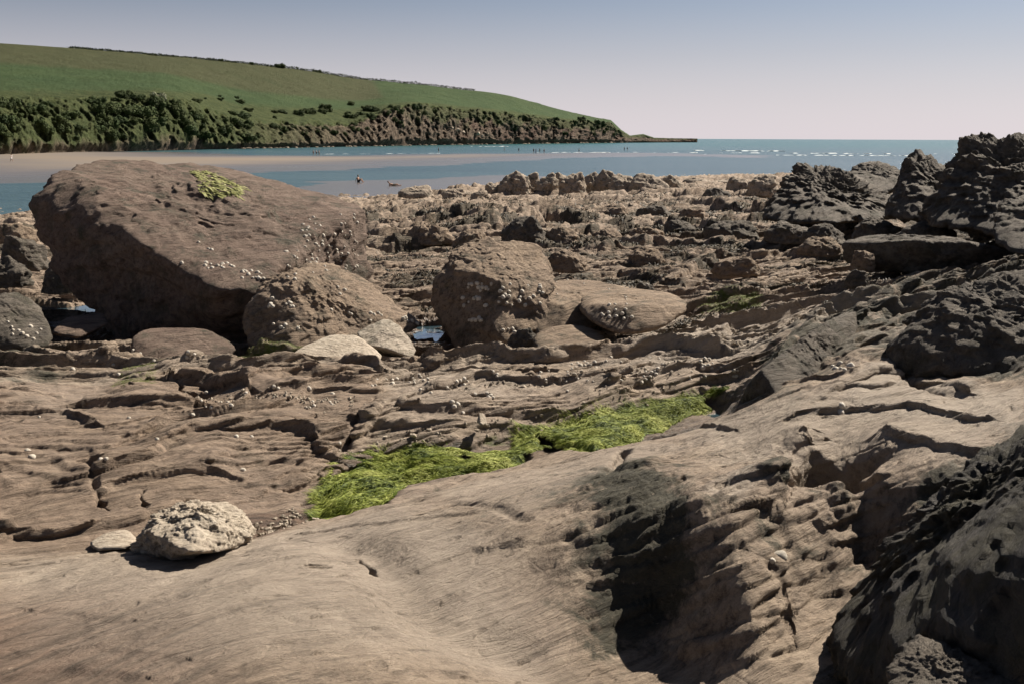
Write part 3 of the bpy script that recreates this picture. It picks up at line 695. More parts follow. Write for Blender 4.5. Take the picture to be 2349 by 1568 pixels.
rock("jagged_rock", "black rock block at the right edge under the saw toothed ridge", W(
  (2285,480,12.0),(2290,560,11.3),(2349,590,10.8),(2460,600,10.8),(2500,450,12),(2349,450,12.6),(2400,520,14)), M['darkrock'], cat='outcrop', n=6, sharp=10, amp=.05, freq=2, crag=0.15, terr=0.3, seed=20)
rock("jagged_rock", "great dark overhanging rock at the right edge above pale cracked slab", W(
  (2068,862,5.95),(2045,800,6.0),(2130,718,6.1),(2200,652,6.25),(2349,636,6.3),(2550,640,6.2),(2600,860,5.4),(2380,872,5.45),(2200,866,5.75),(2300,665,8),(2120,735,7.4)), M['darkrock'], cat='outcrop', n=7, sharp=10, amp=.05, freq=2, crag=0.13, layers=((.3, -.7, .6), .3, .05), terr=0.28, seed=21)
rock("jagged_rock", "steep black rock wall filling the lower right of the foreground", W(
  (1890,1530,3.05),(2000,1340,3.75),(2190,1190,4.4),(2075,1225,3.45),(2180,1130,3.6),(2349,985,3.9),(2600,930,4.2),(2850,1000,3.6),(2500,1050,2.6),(2350,1250,2.3),(2120,1380,2.6),(2700,1568,1.8),
  (2200,1640,2.2),(2030,1590,2.75),(2600,1200,4.6),(2300,1100,5.0)), M['blackrock'], cat='outcrop', n=7, sharp=9, amp=.05, freq=2.5, crag=0.15, terr=0.28, seed=22)
rock("jagged_rock", "grey sharp crested rock in the bottom right corner", W(
  (2060,1500,2.35),(2110,1462,2.4),(2200,1500,2.3),(2330,1570,2.15),(2349,1640,2.0),(2100,1640,2.15),(2040,1600,2.2),(2200,1560,2.6)), M['darkrock'], cat='outcrop', n=6, sharp=14, amp=.05, freq=3, crag=0.15, terr=0.25, seed=23)
# ------------------------------------------------------------------ far ragged rocks at the end of the shore
def free_rock(name, label, vx, vyb, vyt, wpx, Y, mat, seed, group=None, sharp=16, n=4, cat='rock', lean=0):
    b = PY(vx, vyb, Y); t = PY(vx, vyt, Y); h = (t-b).length; w = wpx*S/995.6*Y/2
    q = random.Random(seed); P = []
    for k in range(9):
        a = k/9*6.283+q.uniform(-.3, .3); P.append(b+Vector((math.cos(a)*w*q.uniform(.8, 1.1), math.sin(a)*w*q.uniform(.6, .9), -h*.3)))
    for k in range(6):
        a = k/6*6.283+q.uniform(-.5, .5); P.append(b+Vector((math.cos(a)*w*q.uniform(.7, 1.0), math.sin(a)*w*.6, h*q.uniform(.25, .6))))
    if lean:
        e = q.choice((-1, 1, -1))
        if seed % 3 == 0: P += [b+Vector((-.25*w, 0, h*1.25)), b+Vector((-.5*w, .3*w, h*1.1))]
        P += [b+Vector((-.75*w*e, 0, h*q.uniform(.75, 1))), b+Vector((-.35*w*e, .2*w, h)), b+Vector((.3*w*e, .2*w, h*q.uniform(.6, .85))), b+Vector((.85*w*e, 0, h*q.uniform(.35, .6))), b+Vector((-.5*w*e, .6*w, h*.9))]
    else:
        for k in range(4): P.append(b+Vector((q.uniform(-.7, .6)*w, q.uniform(-.4, .4)*w, h*q.uniform(.75, 1.0) if k else h)))
    return rock(name, label, P, mat, group, cat=cat, n=n, sharp=sharp, amp=.06, crag=.08, terr=.28, seed=seed, freq=2.4, layers=((-.3, -.4, 1), .09*Y/10, .012*Y/10))
FAR = [ # x, base, top, width, Y, words
 (955,447,428,62,72,"long flat dark topped rock alone on the sand edge"),(1040,452,430,46,66,"dark blocky rock between the flat rock and the ragged crest"),
 (1062,444,431,40,70,"low rock just behind the dark blocky rock"),(1130,445,420,34,70,"first low rock of the crest, left of the pointed blade"),
 (1165,446,398,40,70,"tall pointed blade of rock at the left end of the crest"),(1190,444,412,44,70,"tan rock leaning against the pointed blade"),
 (1215,440,400,40,72,"narrow upright rock in the crest, near the pointed blade"),(1252,444,399,52,70,"broad square topped rock in the crest, left of the big upright slab"),
 (1285,440,410,36,72,"small rock wedged before the big upright slab"),(1312,446,397,50,68,"big upright slab of rock in the middle of the crest"),
 (1352,440,402,52,70,"tilted rock right of the big upright slab"),(1392,442,404,58,70,"wide lumpy rock in the crest, right of centre"),
 (1440,444,401,66,68,"high humped rock in the right half of the crest"),(1490,446,405,70,67,"long sloping rock in the right half of the crest"),
 (1540,446,412,56,68,"last rock of the crest, sloping down to the right"),
 (1100,455,438,40,62,"small tan rock in front of the crest's left end"),(980,470,455,40,56,"low tan rock on the gravel near the flat dark rock"),
 (1645,452,428,50,58,"dark rounded boulder alone right of the crest"),(1700,436,412,60,62,"rough brown rock before the knobbly outcrop"),
 (1750,438,402,70,50,"brown rock mass climbing towards the knobbly outcrop"),(1600,420,412,50,90,"thin flat rock on the distant sand, right of the crest"),(1670,418,409,60,90,"distant flat brown rock near the waterline"),
]
for i, f in enumerate(FAR):
    dk = 'darkrock' if f[0] in (1645,) else 'farrock'
    free_rock("rock", f[5], f[0], f[1], f[2]+(i*7%5)*2.2-(8 if f[2] < 413 and f[4] < 73 else 2), f[3]*(1.45-.12*(i*5%4)), f[4], M[dk], 100+i, "ragged rocks along the far end of the shore", sharp=22 if f[2] < 413 else 14, n=5, lean=-.15)
MIDR = [(1200,555,500,110,24,1,"dark angular boulder left of the mid shore rubble"),(1290,560,520,90,24,0,"tan angular boulder beside the dark angular one"),(1390,555,525,80,25,0,"tan split boulder in the mid shore rubble"),
 (985,548,515,120,25,0,"broad brown hump right of the huge boulder"),(1080,560,528,90,24,0,"flat tan rock between brown hump and dark boulder"),(1480,548,520,90,26,0,"low tan boulder in the centre of the rubble"),
 (1560,535,505,80,28,1,"dark weedy rock in the centre of the rubble"),(1680,545,505,130,24,1,"wide dark weedy rock before the knobbly outcrop"),(1810,545,510,110,21,1,"dark ribbed rock at the foot of the knobbly outcrop"),
 (1890,548,515,120,19.5,1,"dark ribbed rock right of its ribbed neighbour"),(2010,540,505,130,18,1,"grey rock below the dark cone shaped peak"),(2120,545,510,140,16,1,"grey slabby rock below the saw toothed ridge"),
 (900,520,498,80,33,0,"small brown rock just right of the huge boulder's edge"),(1290,500,475,80,38,1,"dark weed covered rock near the crest"),(1400,490,470,90,40,0,"tan rock in front of the crest"),
 (1500,495,472,90,38,1,"brown weedy rock in front of the crest's right half"),(1590,500,478,80,36,0,"tan flat rock right of the weedy rocks"),(1130,505,485,80,38,0,"pale low rock in front of the pointed blade"),
 (60,600,540,110,16,1,"dark weedy rock left of the huge boulder"),(150,650,590,100,14,1,"black rock tucked under the huge boulder's overhang"),(20,640,590,110,14,1,"dark cracked rock at the left edge beyond the shells rock"),
 (30,545,512,120,24,0,"brown rock at the left edge by the water"),(1980,610,575,60,12.0,0,"pointed pale rock before the long dark block"),(1690,620,590,110,15.5,0,"humped tan rock with dark hollow in mid shore"),
 (1880,575,545,110,17,0,"flat ribbed rock before the grey rock"),(1960,650,620,60,10.5,1,"small dark rock on the pale fractured slab"),(1480,680,648,60,11.2,1,"small pointed dark rock behind the balanced boulder"),
 (1480,600,570,90,18,0,"humped rock left of the humped one with dark hollow"),(1200,790,752,70,9.6,1,"small dark rock at the pool boulder's foot"),(1300,610,575,110,15,0,"tan rounded rock behind the pool boulder")]
for i, f in enumerate(MIDR):
    free_rock("rock", f[6], f[0], f[1], f[2], f[3], f[4], M['darkrock' if f[5] else 'boulder_tan'], 200+i, "rocks scattered over the middle of the shore", sharp=28, n=5)

# ------------------------------------------------------------------ sea, sand
def sea_mat():
    t = NT('sea_water'); g = t.new('ShaderNodeNewGeometry').outputs['Position']
    a = t.noise(t.mapping(g, (1, 1, 1), (0, 0, .2)), 1.2, 6, .6); b = t.noise(t.mapping(g, (.4, 1.6, 1)), .12, 5, .6)
    big = t.noise(t.mapping(g, (.25, 1, 1)), .012, 4, .55)
    n = t.bump(a, .9, .25); n = t.bump(b, .8, 1.2, n)
    sep = t.new('ShaderNodeSeparateXYZ'); t.link(g, sep.inputs[0])
    c = t.mix(t.maprange(big, .35, .65), (0.034, 0.068, 0.085), (0.055, 0.098, 0.115))
    c = t.mix(t.maprange(sep.outputs[1], 250, 900), c, (0.03, 0.105, 0.108))
    t.b.inputs['IOR'].default_value = 1.33; t.b.inputs['Specular IOR Level'].default_value = .45
    return t.fin(c, .22, n)
M['sea'] = sea_mat()
rr = np.concatenate([[20], np.exp(np.linspace(math.log(30), math.log(40000), 60))]); th = np.radians(np.linspace(-90, 90, 80))
T, RR = np.meshgrid(th, rr); sea = mesh_np("sea", np.stack([RR*np.sin(T), RR*np.cos(T), 0*T], -1).reshape(-1, 3), grid_faces(len(rr), 80), M['sea']); tag(sea, kind='structure')
def sand_mat():
    t = NT('wet_sand'); g = t.new('ShaderNodeNewGeometry').outputs['Position']
    n1 = t.noise(t.mapping(g, (.3, 1, 1)), .05, 5, .6); n2 = t.noise(g, 3, 6, .6)
    h = t.attr("dry")
    c = t.mix(h, t.mix(n1, (0.085, 0.080, 0.080), (0.125, 0.112, 0.106)), t.mix(n2, (0.125, 0.094, 0.064), (0.17, 0.13, 0.092)))
    rough = t.maprange(h, 0, .8, .22, .85)
    return t.fin(c, rough, t.bump(n2, .3, .05))
M['sand'] = sand_mat()
def seap(vx, vy): x, y = PZ(float(vx), float(vy), -CZ); return (float(x), float(y))
BARS = [([(-500,425),(0,420),(250,410),(520,398),(700,391),(900,384),(1100,373),(1300,364),(1500,358),(1750,362),(1780,357),(1500,351),(1350,350),(1200,352),(1000,353),(750,357),(560,356),(470,350),(300,348),(200,343),(0,340),(-500,340)], .45),
        ([(600,440),(760,418),(950,411),(1150,401),(1350,407),(1500,412),(1600,408),(1750,402),(1750,440),(1100,470),(700,500)], .16),
        ([(200,350),(420,341),(700,337),(900,333),(1100,330),(1250,327),(1250,322),(800,322),(200,325)], .9)]
bp = [([seap(*p) for p in b], a) for b, a in BARS]
th = np.radians(np.linspace(-45, 30, 420)); rr = np.exp(np.linspace(math.log(45), math.log(1600), 420))
T, RR = np.meshgrid(th, rr); X = RR*np.sin(T); Y = RR*np.cos(T)
nn = fbm2(X/40, Y/12, 4)*RR*.06
Z = np.full(X.shape, -1.5); D_ = np.zeros(X.shape)
for P, a in bp:
    sd = poly_sd(X, Y, P)+nn
    Z = np.maximum(Z, np.clip(sd*.012*(100/RR)**.3, -1.5, a*.5)); D_ = np.maximum(D_, sst(0.02, .30, np.clip(sd, 0, None)*.004*a/.45)*(a > .2))
D_ *= sst(.0, .5, sst(-.2, .5, -X/RR+0.05)+(RR > 380)*1.0)
sand = mesh_np("sand_bars", np.stack([X, Y, Z], -1).reshape(-1, 3), grid_faces(420, 420), M['sand'], attrs=dict(dry=D_)); tag(sand, kind='structure')

# ------------------------------------------------------------------ headland
HX  = [-900,-300,0,200,400,550,700,830,900,950,1000,1080,1150,1200,1300,1370,1400,1425,1445,1475,1500,1540,1600]
HT  = [40,78,98,112,129,143,160,182,188,192,198,208,213,228,256,270,275,298,311,307,316,317,318]     # skyline
HC  = [250,245,238,236,226,285,290,288,245,243,248,256,262,268,278,282,285,303,313,310,317,317.5,318.3]      # cliff top
HB  = [372,358,350,345,338,335,333,331,330,329,328,327,326,325,323,321.5,321,320.5,320,320,319.6,319.4,319.2]
HD  = [240,300,330,385,440,500,560,640,690,730,770,840,910,970,1100,1220,1270,1330,1380,1440,1490,1560,1650]  # distance to the cliff foot
HW  = [420,400,380,360,330,300,280,250,230,210,190,170,150,130,90,70,60,40,20,16,10,8,6]     # depth from cliff to crest
cx = np.linspace(-900, 1600, 900)
yt = np.interp(cx, HX, HT); yc = np.interp(cx, HX, HC); yb = np.interp(cx, HX, HB); d0 = np.interp(cx, HX, HD); dw = np.interp(cx, HX, HW)
_k = np.hanning(61); _k /= _k.sum()
sm = lambda a: np.convolve(np.pad(a, 30, mode='edge'), _k, 'valid')
d0 = sm(d0); dw = sm(dw); yb = sm(yb); yt = np.where(cx < 1350, sm(yt), yt)
yt = yt+fbm2(cx/45, cx*0+2, 2)*.8; yc = np.where(cx < 1350, sm(yc), yc); ycs = yc.copy(); yc = yc+fbm2(cx/30, cx*0, 4)*9*np.clip((cx-0)/800, .3, 1)*(cx < 1425)
rows = np.concatenate([np.linspace(0, 1, 90), 1+np.linspace(0, 1, 110)[1:], 2+np.linspace(0, 1, 12)[1:]])
Tr, CX = np.meshgrid(rows, cx, indexing='ij')
def rep(a): return np.broadcast_to(a, Tr.shape)
YT, YC, YB, D0, DW = map(rep, (yt, yc, yb, d0, dw))
cw = np.clip(DW*.10, 3, 26)
dist = np.where(Tr <= 1, D0+cw*Tr**1.6, np.where(Tr <= 2, D0+cw+DW*(Tr-1)**1.15, D0+cw+DW+250*(Tr-2)))
zb = 0.2+0*D0
def zof(y, d):     # elevation of sketch row y at ground distance d
    dd = ray(rep(cx), y); hd = np.hypot(dd[..., 0], dd[..., 1]); return CZ+dd[..., 2]/hd*d
zc = np.maximum(zof(YC, D0+cw), .4); zt = np.maximum(zof(YT, D0+cw+DW), zc*1.02)
s1 = np.clip(Tr, 0, 1); s2 = np.clip(Tr-1, 0, 1); s3 = np.clip(Tr-2, 0, 1)
Zh = zb+(zc-zb)*s1**.9; 
# straight in picture terms between cliff top and skyline, with a gentle dome
YCS = rep(ycs); YCb = YCS+(YC-YCS)*sst(.12, 0, s2)
ysk = YCb+(YT-YCb)*s2**.85
Zh = np.where(Tr > 1, zof(ysk, dist), Zh); Zh = np.where(Tr > 2, zt-s3*60, Zh)
dd = ray(CX, ysk*0+YB); az = np.arctan2(dd[..., 0], dd[..., 1])
X = dist*np.sin(az); Y = dist*np.cos(az)
fade = sst(0, .12, s1)*sst(1.12, 1.0, Tr)
amp_ = np.clip(zc/14, .05, 1)
gul = .6*fbm2(CX/60+7, Zh/30, 5, True)+.5*fbm2(CX/23+2, Zh/14+4, 4); fine = fbm3(X/7, Y/7, Zh/6, 5, True)
push = fade*amp_*(gul*9+fine*5)*np.clip(D0/500, .8, 2)
X = X+push*np.sin(az)*-1; Y = Y+push*np.cos(az)*-1
Zh = Zh+fbm2(X/18, Y/18, 4)*1.2*sst(1, 1.1, Tr)*amp_*(Tr < 2)+fade*amp_*fine*1.5
grass = np.clip(sst(.86, 1.02, Tr+0.10*fbm2(CX/12, Zh/5, 4)), 0, 1)
shr = sst(880, 500, CX)*sst(.05, .28, s1+.2*gul)*(.95)
grass = np.maximum(grass, shr*sst(-.35, .05, fine+.2)); grass = np.maximum(grass, sst(.45, .75, s1+.35*fbm2(CX/18, Zh/8, 3))*sst(880, 1000, CX)*.75)
olive = sst(.50, .58, s2+.02*fbm2(CX/60, CX*0, 2)+(CX-400)/4500)*sst(865, 845, CX+(ysk-180)*-.6)
scrub = sst(.22, .12, s2+.05*fbm2(CX/30, s2*6, 4)-.10*sst(400, 470, CX)*sst(900, 840, CX))
red = sst(1000, 1100, CX)*sst(-.3, .3, fbm2(CX/40, Zh/14, 3))
def hill_mat():
    t = NT('hillside'); g = t.new('ShaderNodeNewGeometry').outputs['Position']
    n1 = t.noise(g, .02, 6, .6); n2 = t.noise(g, .25, 8, .7); n3 = t.noise(t.mapping(g, (1, 1, .3)), .5, 8, .7, .5)
    n4 = t.noise(t.mapping(g, (1, .3, 1), (0, 0, .5)), .06, 7, .7)
    gr = t.mix(t.maprange(n4, .35, .65), (0.036, 0.062, 0.024), (0.054, 0.08, 0.032)); ol = t.mix(n2, (0.05, 0.058, 0.026), (0.068, 0.07, 0.034))
    c = t.mix(t.attr('olive'), gr, ol)
    c = t.mix(t.maprange(t.noise(t.mapping(g, (.25, 1, 1), (0, 0, .9)), .05, 7, .75), .5, .7, 0, .5), c, (0.036, 0.05, 0.02))
    c = t.mix(t.attr('scrub'), c, t.mix(t.maprange(n2, .35, .65), (0.028, 0.042, 0.014), (0.075, 0.088, 0.034)))
    rk = t.ramp(n3, [(.35, (0.022, 0.018, 0.015)), (.5, (0.085, 0.065, 0.048)), (.65, (0.22, 0.17, 0.125))])
    rk = t.mix(t.math('MULTIPLY', t.attr('red'), .45), rk, t.mix(n3, (0.03, 0.016, 0.013), (0.16, 0.09, 0.07)))
    c = t.mix(t.attr('grass'), rk, c)
    n = t.bump(n3, .9, 3.0); n = t.bump(n2, .5, 1.0, n)
    t.b.inputs['Specular IOR Level'].default_value = .1
    return t.fin(c, .95, n)
M['hill'] = hill_mat()
hill = mesh_np("headland_hill", np.stack([X, Y, Zh], -1).reshape(-1, 3), grid_faces(len(rows), len(cx)), M['hill'], attrs=dict(grass=grass, olive=olive, scrub=np.maximum(scrub, (Tr < 1)*1.0), red=red))
tag(hill, kind='structure')
HXYZ = (X, Y, Zh)
def hill_at(vx, row):
    j = int(np.clip((vx+900)/2500*899, 0, 899)); i = int(np.argmin(abs(rows-row)))
    return Vector((float(X[i, j]), float(Y[i, j]), float(Zh[i, j])))
def hill_pix(vx, vy):   # first hill vertex in that column nearest to the sketch row
    j = int(np.clip((vx+900)/2500*899, 0, 899))
    inv = np.linalg.inv(_R); p = np.stack([X[:, j], Y[:, j], Zh[:, j]-CZ], -1) @ inv.T
    yy = (341.5-p[:, 1]/-p[:, 2]*(35/36*1024))/S
    i = int(np.argmin(abs(yy[:-11]-vy))); return Vector((float(X[i, j]), float(Y[i, j]), float(Zh[i, j])))

# shrubs
def leaf_mat(name, a, b):
    t = NT(name); oi = t.new('ShaderNodeObjectInfo').outputs['Random']; at = t.attr('tone')
    c = t.mix(at, a, b); c = t.mix(t.math('MULTIPLY', oi, .4), c, (0.07, 0.075, 0.02)); t.b.inputs['Specular IOR Level'].default_value = .15
    return t.fin(c, .8)
M['leaf'] = leaf_mat('shrub_leaves', (0.014, 0.026, 0.011), (0.06, 0.088, 0.028))
M['blossom'] = leaf_mat('blossom_leaves', (0.10, 0.12, 0.05), (0.45, 0.45, 0.33))
def shrub_mesh(name, seed, n=1500, lobes=7, mat='leaf', h=.9):
    q = np.random.default_rng(seed)
    cs = q.uniform(-.75, .75, (lobes, 3)); cs[:, 2] = q.uniform(.1, h, lobes); rs = q.uniform(.3, .55, lobes)
    k = q.integers(0, lobes, n); d = q.normal(size=(n, 3)); d /= np.linalg.norm(d, axis=1)[:, None]
    p = cs[k]+d*(rs[k]*q.uniform(.7, 1.08, n))[:, None]; p[:, 2] = np.abs(p[:, 2])*1.0
    s = q.uniform(.05, .12, n)
    u = np.cross(d+q.normal(size=(n, 3))*.5, q.normal(size=(n, 3))); u /= np.linalg.norm(u, axis=1)[:, None]
    v = np.cross(d, u); v /= np.linalg.norm(v, axis=1)[:, None]
    Vv = np.stack([p-u*s[:, None]-v*s[:, None]*.6, p+u*s[:, None]-v*s[:, None]*.5, p+v*s[:, None]], 1).reshape(-1, 3)
    Ff = np.arange(3*n).reshape(n, 3)
    tone = np.repeat(np.clip(q.random(n)*.6+q.random(lobes)[k]*.5, 0, 1), 3)
    o = mesh_np(name, Vv, Ff, M[mat], smooth=False, attrs=dict(tone=tone))
    return o
protos = [shrub_mesh("shrub", s) for s in (1, 2, 3)]; blossom = shrub_mesh("blossoming_shrub", 4, 900, 5, 'blossom')
used = set()
def place_shrub(p, size, label, group, cat='bush', proto=None):
    pr = proto or rnd.choice(protos)
    if pr.name in used: o = pr.copy(); col.objects.link(o)
    else: o = pr; used.add(pr.name)
    o.location = p-Vector((0, 0, size*.25)); o.rotation_euler = (0, 0, rnd.uniform(0, 6.28)); sx = size*rnd.uniform(.85, 1.25)
    o.scale = (sx, sx, size*rnd.uniform(.7, 1.1)); tag(o, label, cat, group)
SZ = [  # x0,x1,y0,y1,n,size in sketch px, words
 (0,140,238,262,14,17,"dark shrub in the hedge at the left edge of the cliff top"),
 (200,420,232,290,44,20,"dark tree-like shrub in the thicket on the left cliff"),
 (100,420,255,320,46,17,"dark green shrub low on the wooded left cliff"),
 (290,380,216,236,9,14,"shrub at the top of the thicket beside the pale blossom"),
 (0,110,262,318,14,14,"olive shrub on the cliff below the left hedge line"),
 (430,620,262,322,30,16,"dark shrub growing over the cliff edge between the two grass slopes"),
 (560,760,252,275,18,12,"dark low shrub on the open grass slope above the middle cliff"),
 (620,820,290,310,22,10,"dark shrub along the lip of the middle cliff"),
 (790,930,240,300,30,12,"dark shrub on the gully left of the bare headland cliffs"),
 (420,560,222,238,10,9,"shrub along the lower edge of the green field"),
 (930,1420,238,300,26,9,"small shrub dotted over the bare headland cliffs"),
 (1330,1430,272,312,14,9,"shrub on the end of the headland above the sea")]
for (x0, x1, y0, y1, n, sp, lab) in SZ:
    for k in range(int(n*.72)):
        vx = rnd.uniform(x0, x1); vy = rnd.uniform(y0, y1)
        if x0 == 930: vy = 243+(vx-930)*.09+abs(rnd.gauss(0, 14))
        if x0 == 1330: vy = 274+(vx-1330)*.2+rnd.uniform(0, 20)
        p = hill_pix(vx, vy); s = sp*rnd.uniform(.6, 1.6)*S/995.6*p.length*.75
        f_ = (vx-x0)/(x1-x0); big_ = s > sp*1.1*S/995.6*p.length*.75
        lb = ("large " if big_ else "small ")+lab.replace("small ", "")+(", left" if f_ < .33 else ", right" if f_ > .67 else ", middle")
        place_shrub(p, s, lb, "shrubs and bushes on the headland cliffs")
place_shrub(hill_pix(372, 228), 3.2, "pale cream blossoming shrub at the top of the left thicket", None, proto=blossom)
# skyline hedge: one clipped, uneven line of growth
pts = []
for vx in np.linspace(180, 1090, 420):
    p = hill_at(vx, 2.0); w = 1.0+.9*(mnoise.noise(Vector((vx/23, 0, 0))))
    if vx > 640: w += .5
    pts.append((p, max(.25, w)*p.length/600))
Vv = []; q = np.random.default_rng(5); tone = []
for p, w in pts:
    for k in range(40):
        c = np.array(p)+np.array([q.normal()*1.0, q.normal()*.8, q.uniform(-.8, .55)*w*1.3])
        a, b = q.normal(size=3)*.35, q.normal(size=3)*.35
        Vv += [c-a, c+a, c+b]; tone += [q.random()*.6]*3
hd = mesh_np("hedge", np.array(Vv), np.arange(len(Vv)).reshape(-1, 3), M['leaf'], False, attrs=dict(tone=tone)); tag(hd, "long dark hedge running along the skyline of the hill", "hedge")
for vx, s in ((650, 3.6), (657, 2.8), (730, 2.6), (738, 2.4), (520, 2), (590, 2)):
    place_shrub(hill_at(vx, 2.0), s, "windblown bush standing up out of the skyline hedge", "bushes in the skyline hedge")
# rocks at the cliff foot
M['cliffrock'] = rock_mat('cliff_rock', (0.03, 0.025, 0.02), (0.09, 0.07, 0.05), (0.2, 0.155, 0.11), darkness=.5, world_space=False)
proto_r = []
for i in range(4):
    P = [Vector((rnd.uniform(-1, 1), rnd.uniform(-1, 1), rnd.uniform(-.7, .8))).normalized()*rnd.uniform(.7, 1) for _ in range(12)]
    V_, F_, c_ = rock_mesh(P, n=3, sharp=18, amp=.08, seed=300+i); proto_r.append(mesh_np("cliff_foot_rock", V_, F_, M['cliffrock']))
ur = set()
def place_rock(p, s, label, group, flat=.6):
    pr = rnd.choice(proto_r)
    if pr.name in ur: o = pr.copy(); col.objects.link(o)
    else: o = pr; ur.add(pr.name)
    o.location = p; o.rotation_euler = (0, 0, rnd.uniform(0, 6.28)); o.scale = (s*rnd.uniform(.9, 1.5), s, s*flat); tag(o, label, "rock", group)
for k in range(170):
    vx = rnd.uniform(520, 1440); p = hill_at(vx, rnd.choice([0, 0, .02, .05])); s = rnd.uniform(.5, 2.2)*p.length/800
    d = Vector((p.x, p.y, 0)).normalized(); p = p-d*rnd.uniform(4, 16)*p.length/800; p.z = .1
    place_rock(p, s, "tumbled brown rock at the foot of the headland cliffs", "rocks at the cliff foot")
for k, (vx, vy, s) in enumerate([(1052,297,2.2),(1065,303,2.0),(1097,307,2.6),(1106,312,2.6),(1040,293,1.6)]):
    p = hill_pix(vx, vy); P = [Vector((rnd.uniform(-1, 1), rnd.uniform(-1, 1), rnd.uniform(-.7, .8))).normalized()*rnd.uniform(.7, 1) for _ in range(12)]
    V_, F_, c_ = rock_mesh(P, n=3, sharp=18, amp=.08, seed=400+k); o = mesh_np("white_rock", V_*s, F_, M['whiterock']); o.location = p-Vector((p.x, p.y, 0)).normalized()*4
    tag(o, "bright white boulder on the scree of the dark headland cliff", "rock", "white boulders on the far cliff")

# ------------------------------------------------------------------ pools
def pool(name, pts, z, label):
    P = []
    for vx, vy in pts:
        x, y = PZ(float(vx), float(vy), z); P.append((float(x), float(y), z+CZ))
    bm = bmesh.new(); f = bm.faces.new([bm.verts.new(p) for p in P]); bmesh.ops.triangulate(bm, faces=[f])
    me = bpy.data.meshes.new(name); bm.to_mesh(me); bm.free(); me.materials.append(M['pool'])
    o = bpy.data.objects.new(name, me); col.objects.link(o); tag(o, kind='structure'); return o
t = NT('pool_water'); g = t.new('ShaderNodeNewGeometry').outputs['Position']
t.b.inputs['IOR'].default_value = 1.33; t.b.inputs['Transmission Weight'].default_value = 0.55
M['pool'] = t.fin((0.05, 0.09, 0.11), .06, t.bump(t.noise(g, 14, 4, .5), .25, .02))
pool("tide_pool", [(925,760),(960,735),(1060,735),(1080,780),(1060,840),(960,850),(920,820)], -2.30, "")
pool("tide_pool", [(90,760),(100,700),(260,690),(330,760),(320,830),(120,800)], -2.34, "")
pool("tide_pool", [(1500,1030),(1440,1010),(1560,930),(1700,880),(1760,930),(1700,990)], -2.03, "")
# ------------------------------------------------------------------ weed
def weed_mat(name, a, b, c_, tr=0.0):
    t = NT(name); tone = t.attr('tone'); c = t.ramp(tone, [(0.05, a), (.5, b), (.95, c_)])
    t.b.inputs['Specular IOR Level'].default_value = .2
    return t.fin(c, .65)
M['algae'] = weed_mat('green_algae', (0.04, 0.065, 0.008), (0.185, 0.225, 0.022), (0.36, 0.38, 0.10))
M['algae_thin'] = weed_mat('thin_green_algae', (0.05, 0.055, 0.015), (0.11, 0.13, 0.025), (0.20, 0.22, 0.06))
M['wrack'] = weed_mat('brown_wrack', (0.012, 0.011, 0.008), (0.045, 0.037, 0.022), (0.12, 0.095, 0.05))
def ribbons(px, py, ang, ln, wd, lift, tone, seg=4, base=None, curl=.5):
    n = len(px); q = np.random.default_rng(3)
    dz = (base if base is not None else (lambda x, y: ground(x, y)+CZ))
    V = []; x = px.copy(); y = py.copy(); a = ang.copy(); ph = q.uniform(0, 6.28, n)
    for k in range(seg):
        t_ = k/(seg-1); z = dz(x, y)+lift*(np.sin(t_*3.0)*.9+.15)
        w = wd*(1-.75*t_)
        ox = -np.sin(a)*w; oy = np.cos(a)*w; tilt = np.sin(ph)*w*.9
        V.append(np.stack([x-ox, y-oy, z-tilt], -1)); V.append(np.stack([x+ox, y+oy, z+tilt], -1))
        x = x+np.cos(a)*ln/(seg-1); y = y+np.sin(a)*ln/(seg-1); a = a+q.normal(size=n)*curl
    V = np.stack(V, 1).reshape(-1, 3); F = []
    b = np.arange(n)*seg*2
    for k in range(seg-1): F.append(np.stack([b+2*k, b+2*k+1, b+2*k+3, b+2*k+2], -1))
    return V, np.concatenate(F), np.repeat(tone, seg*2)
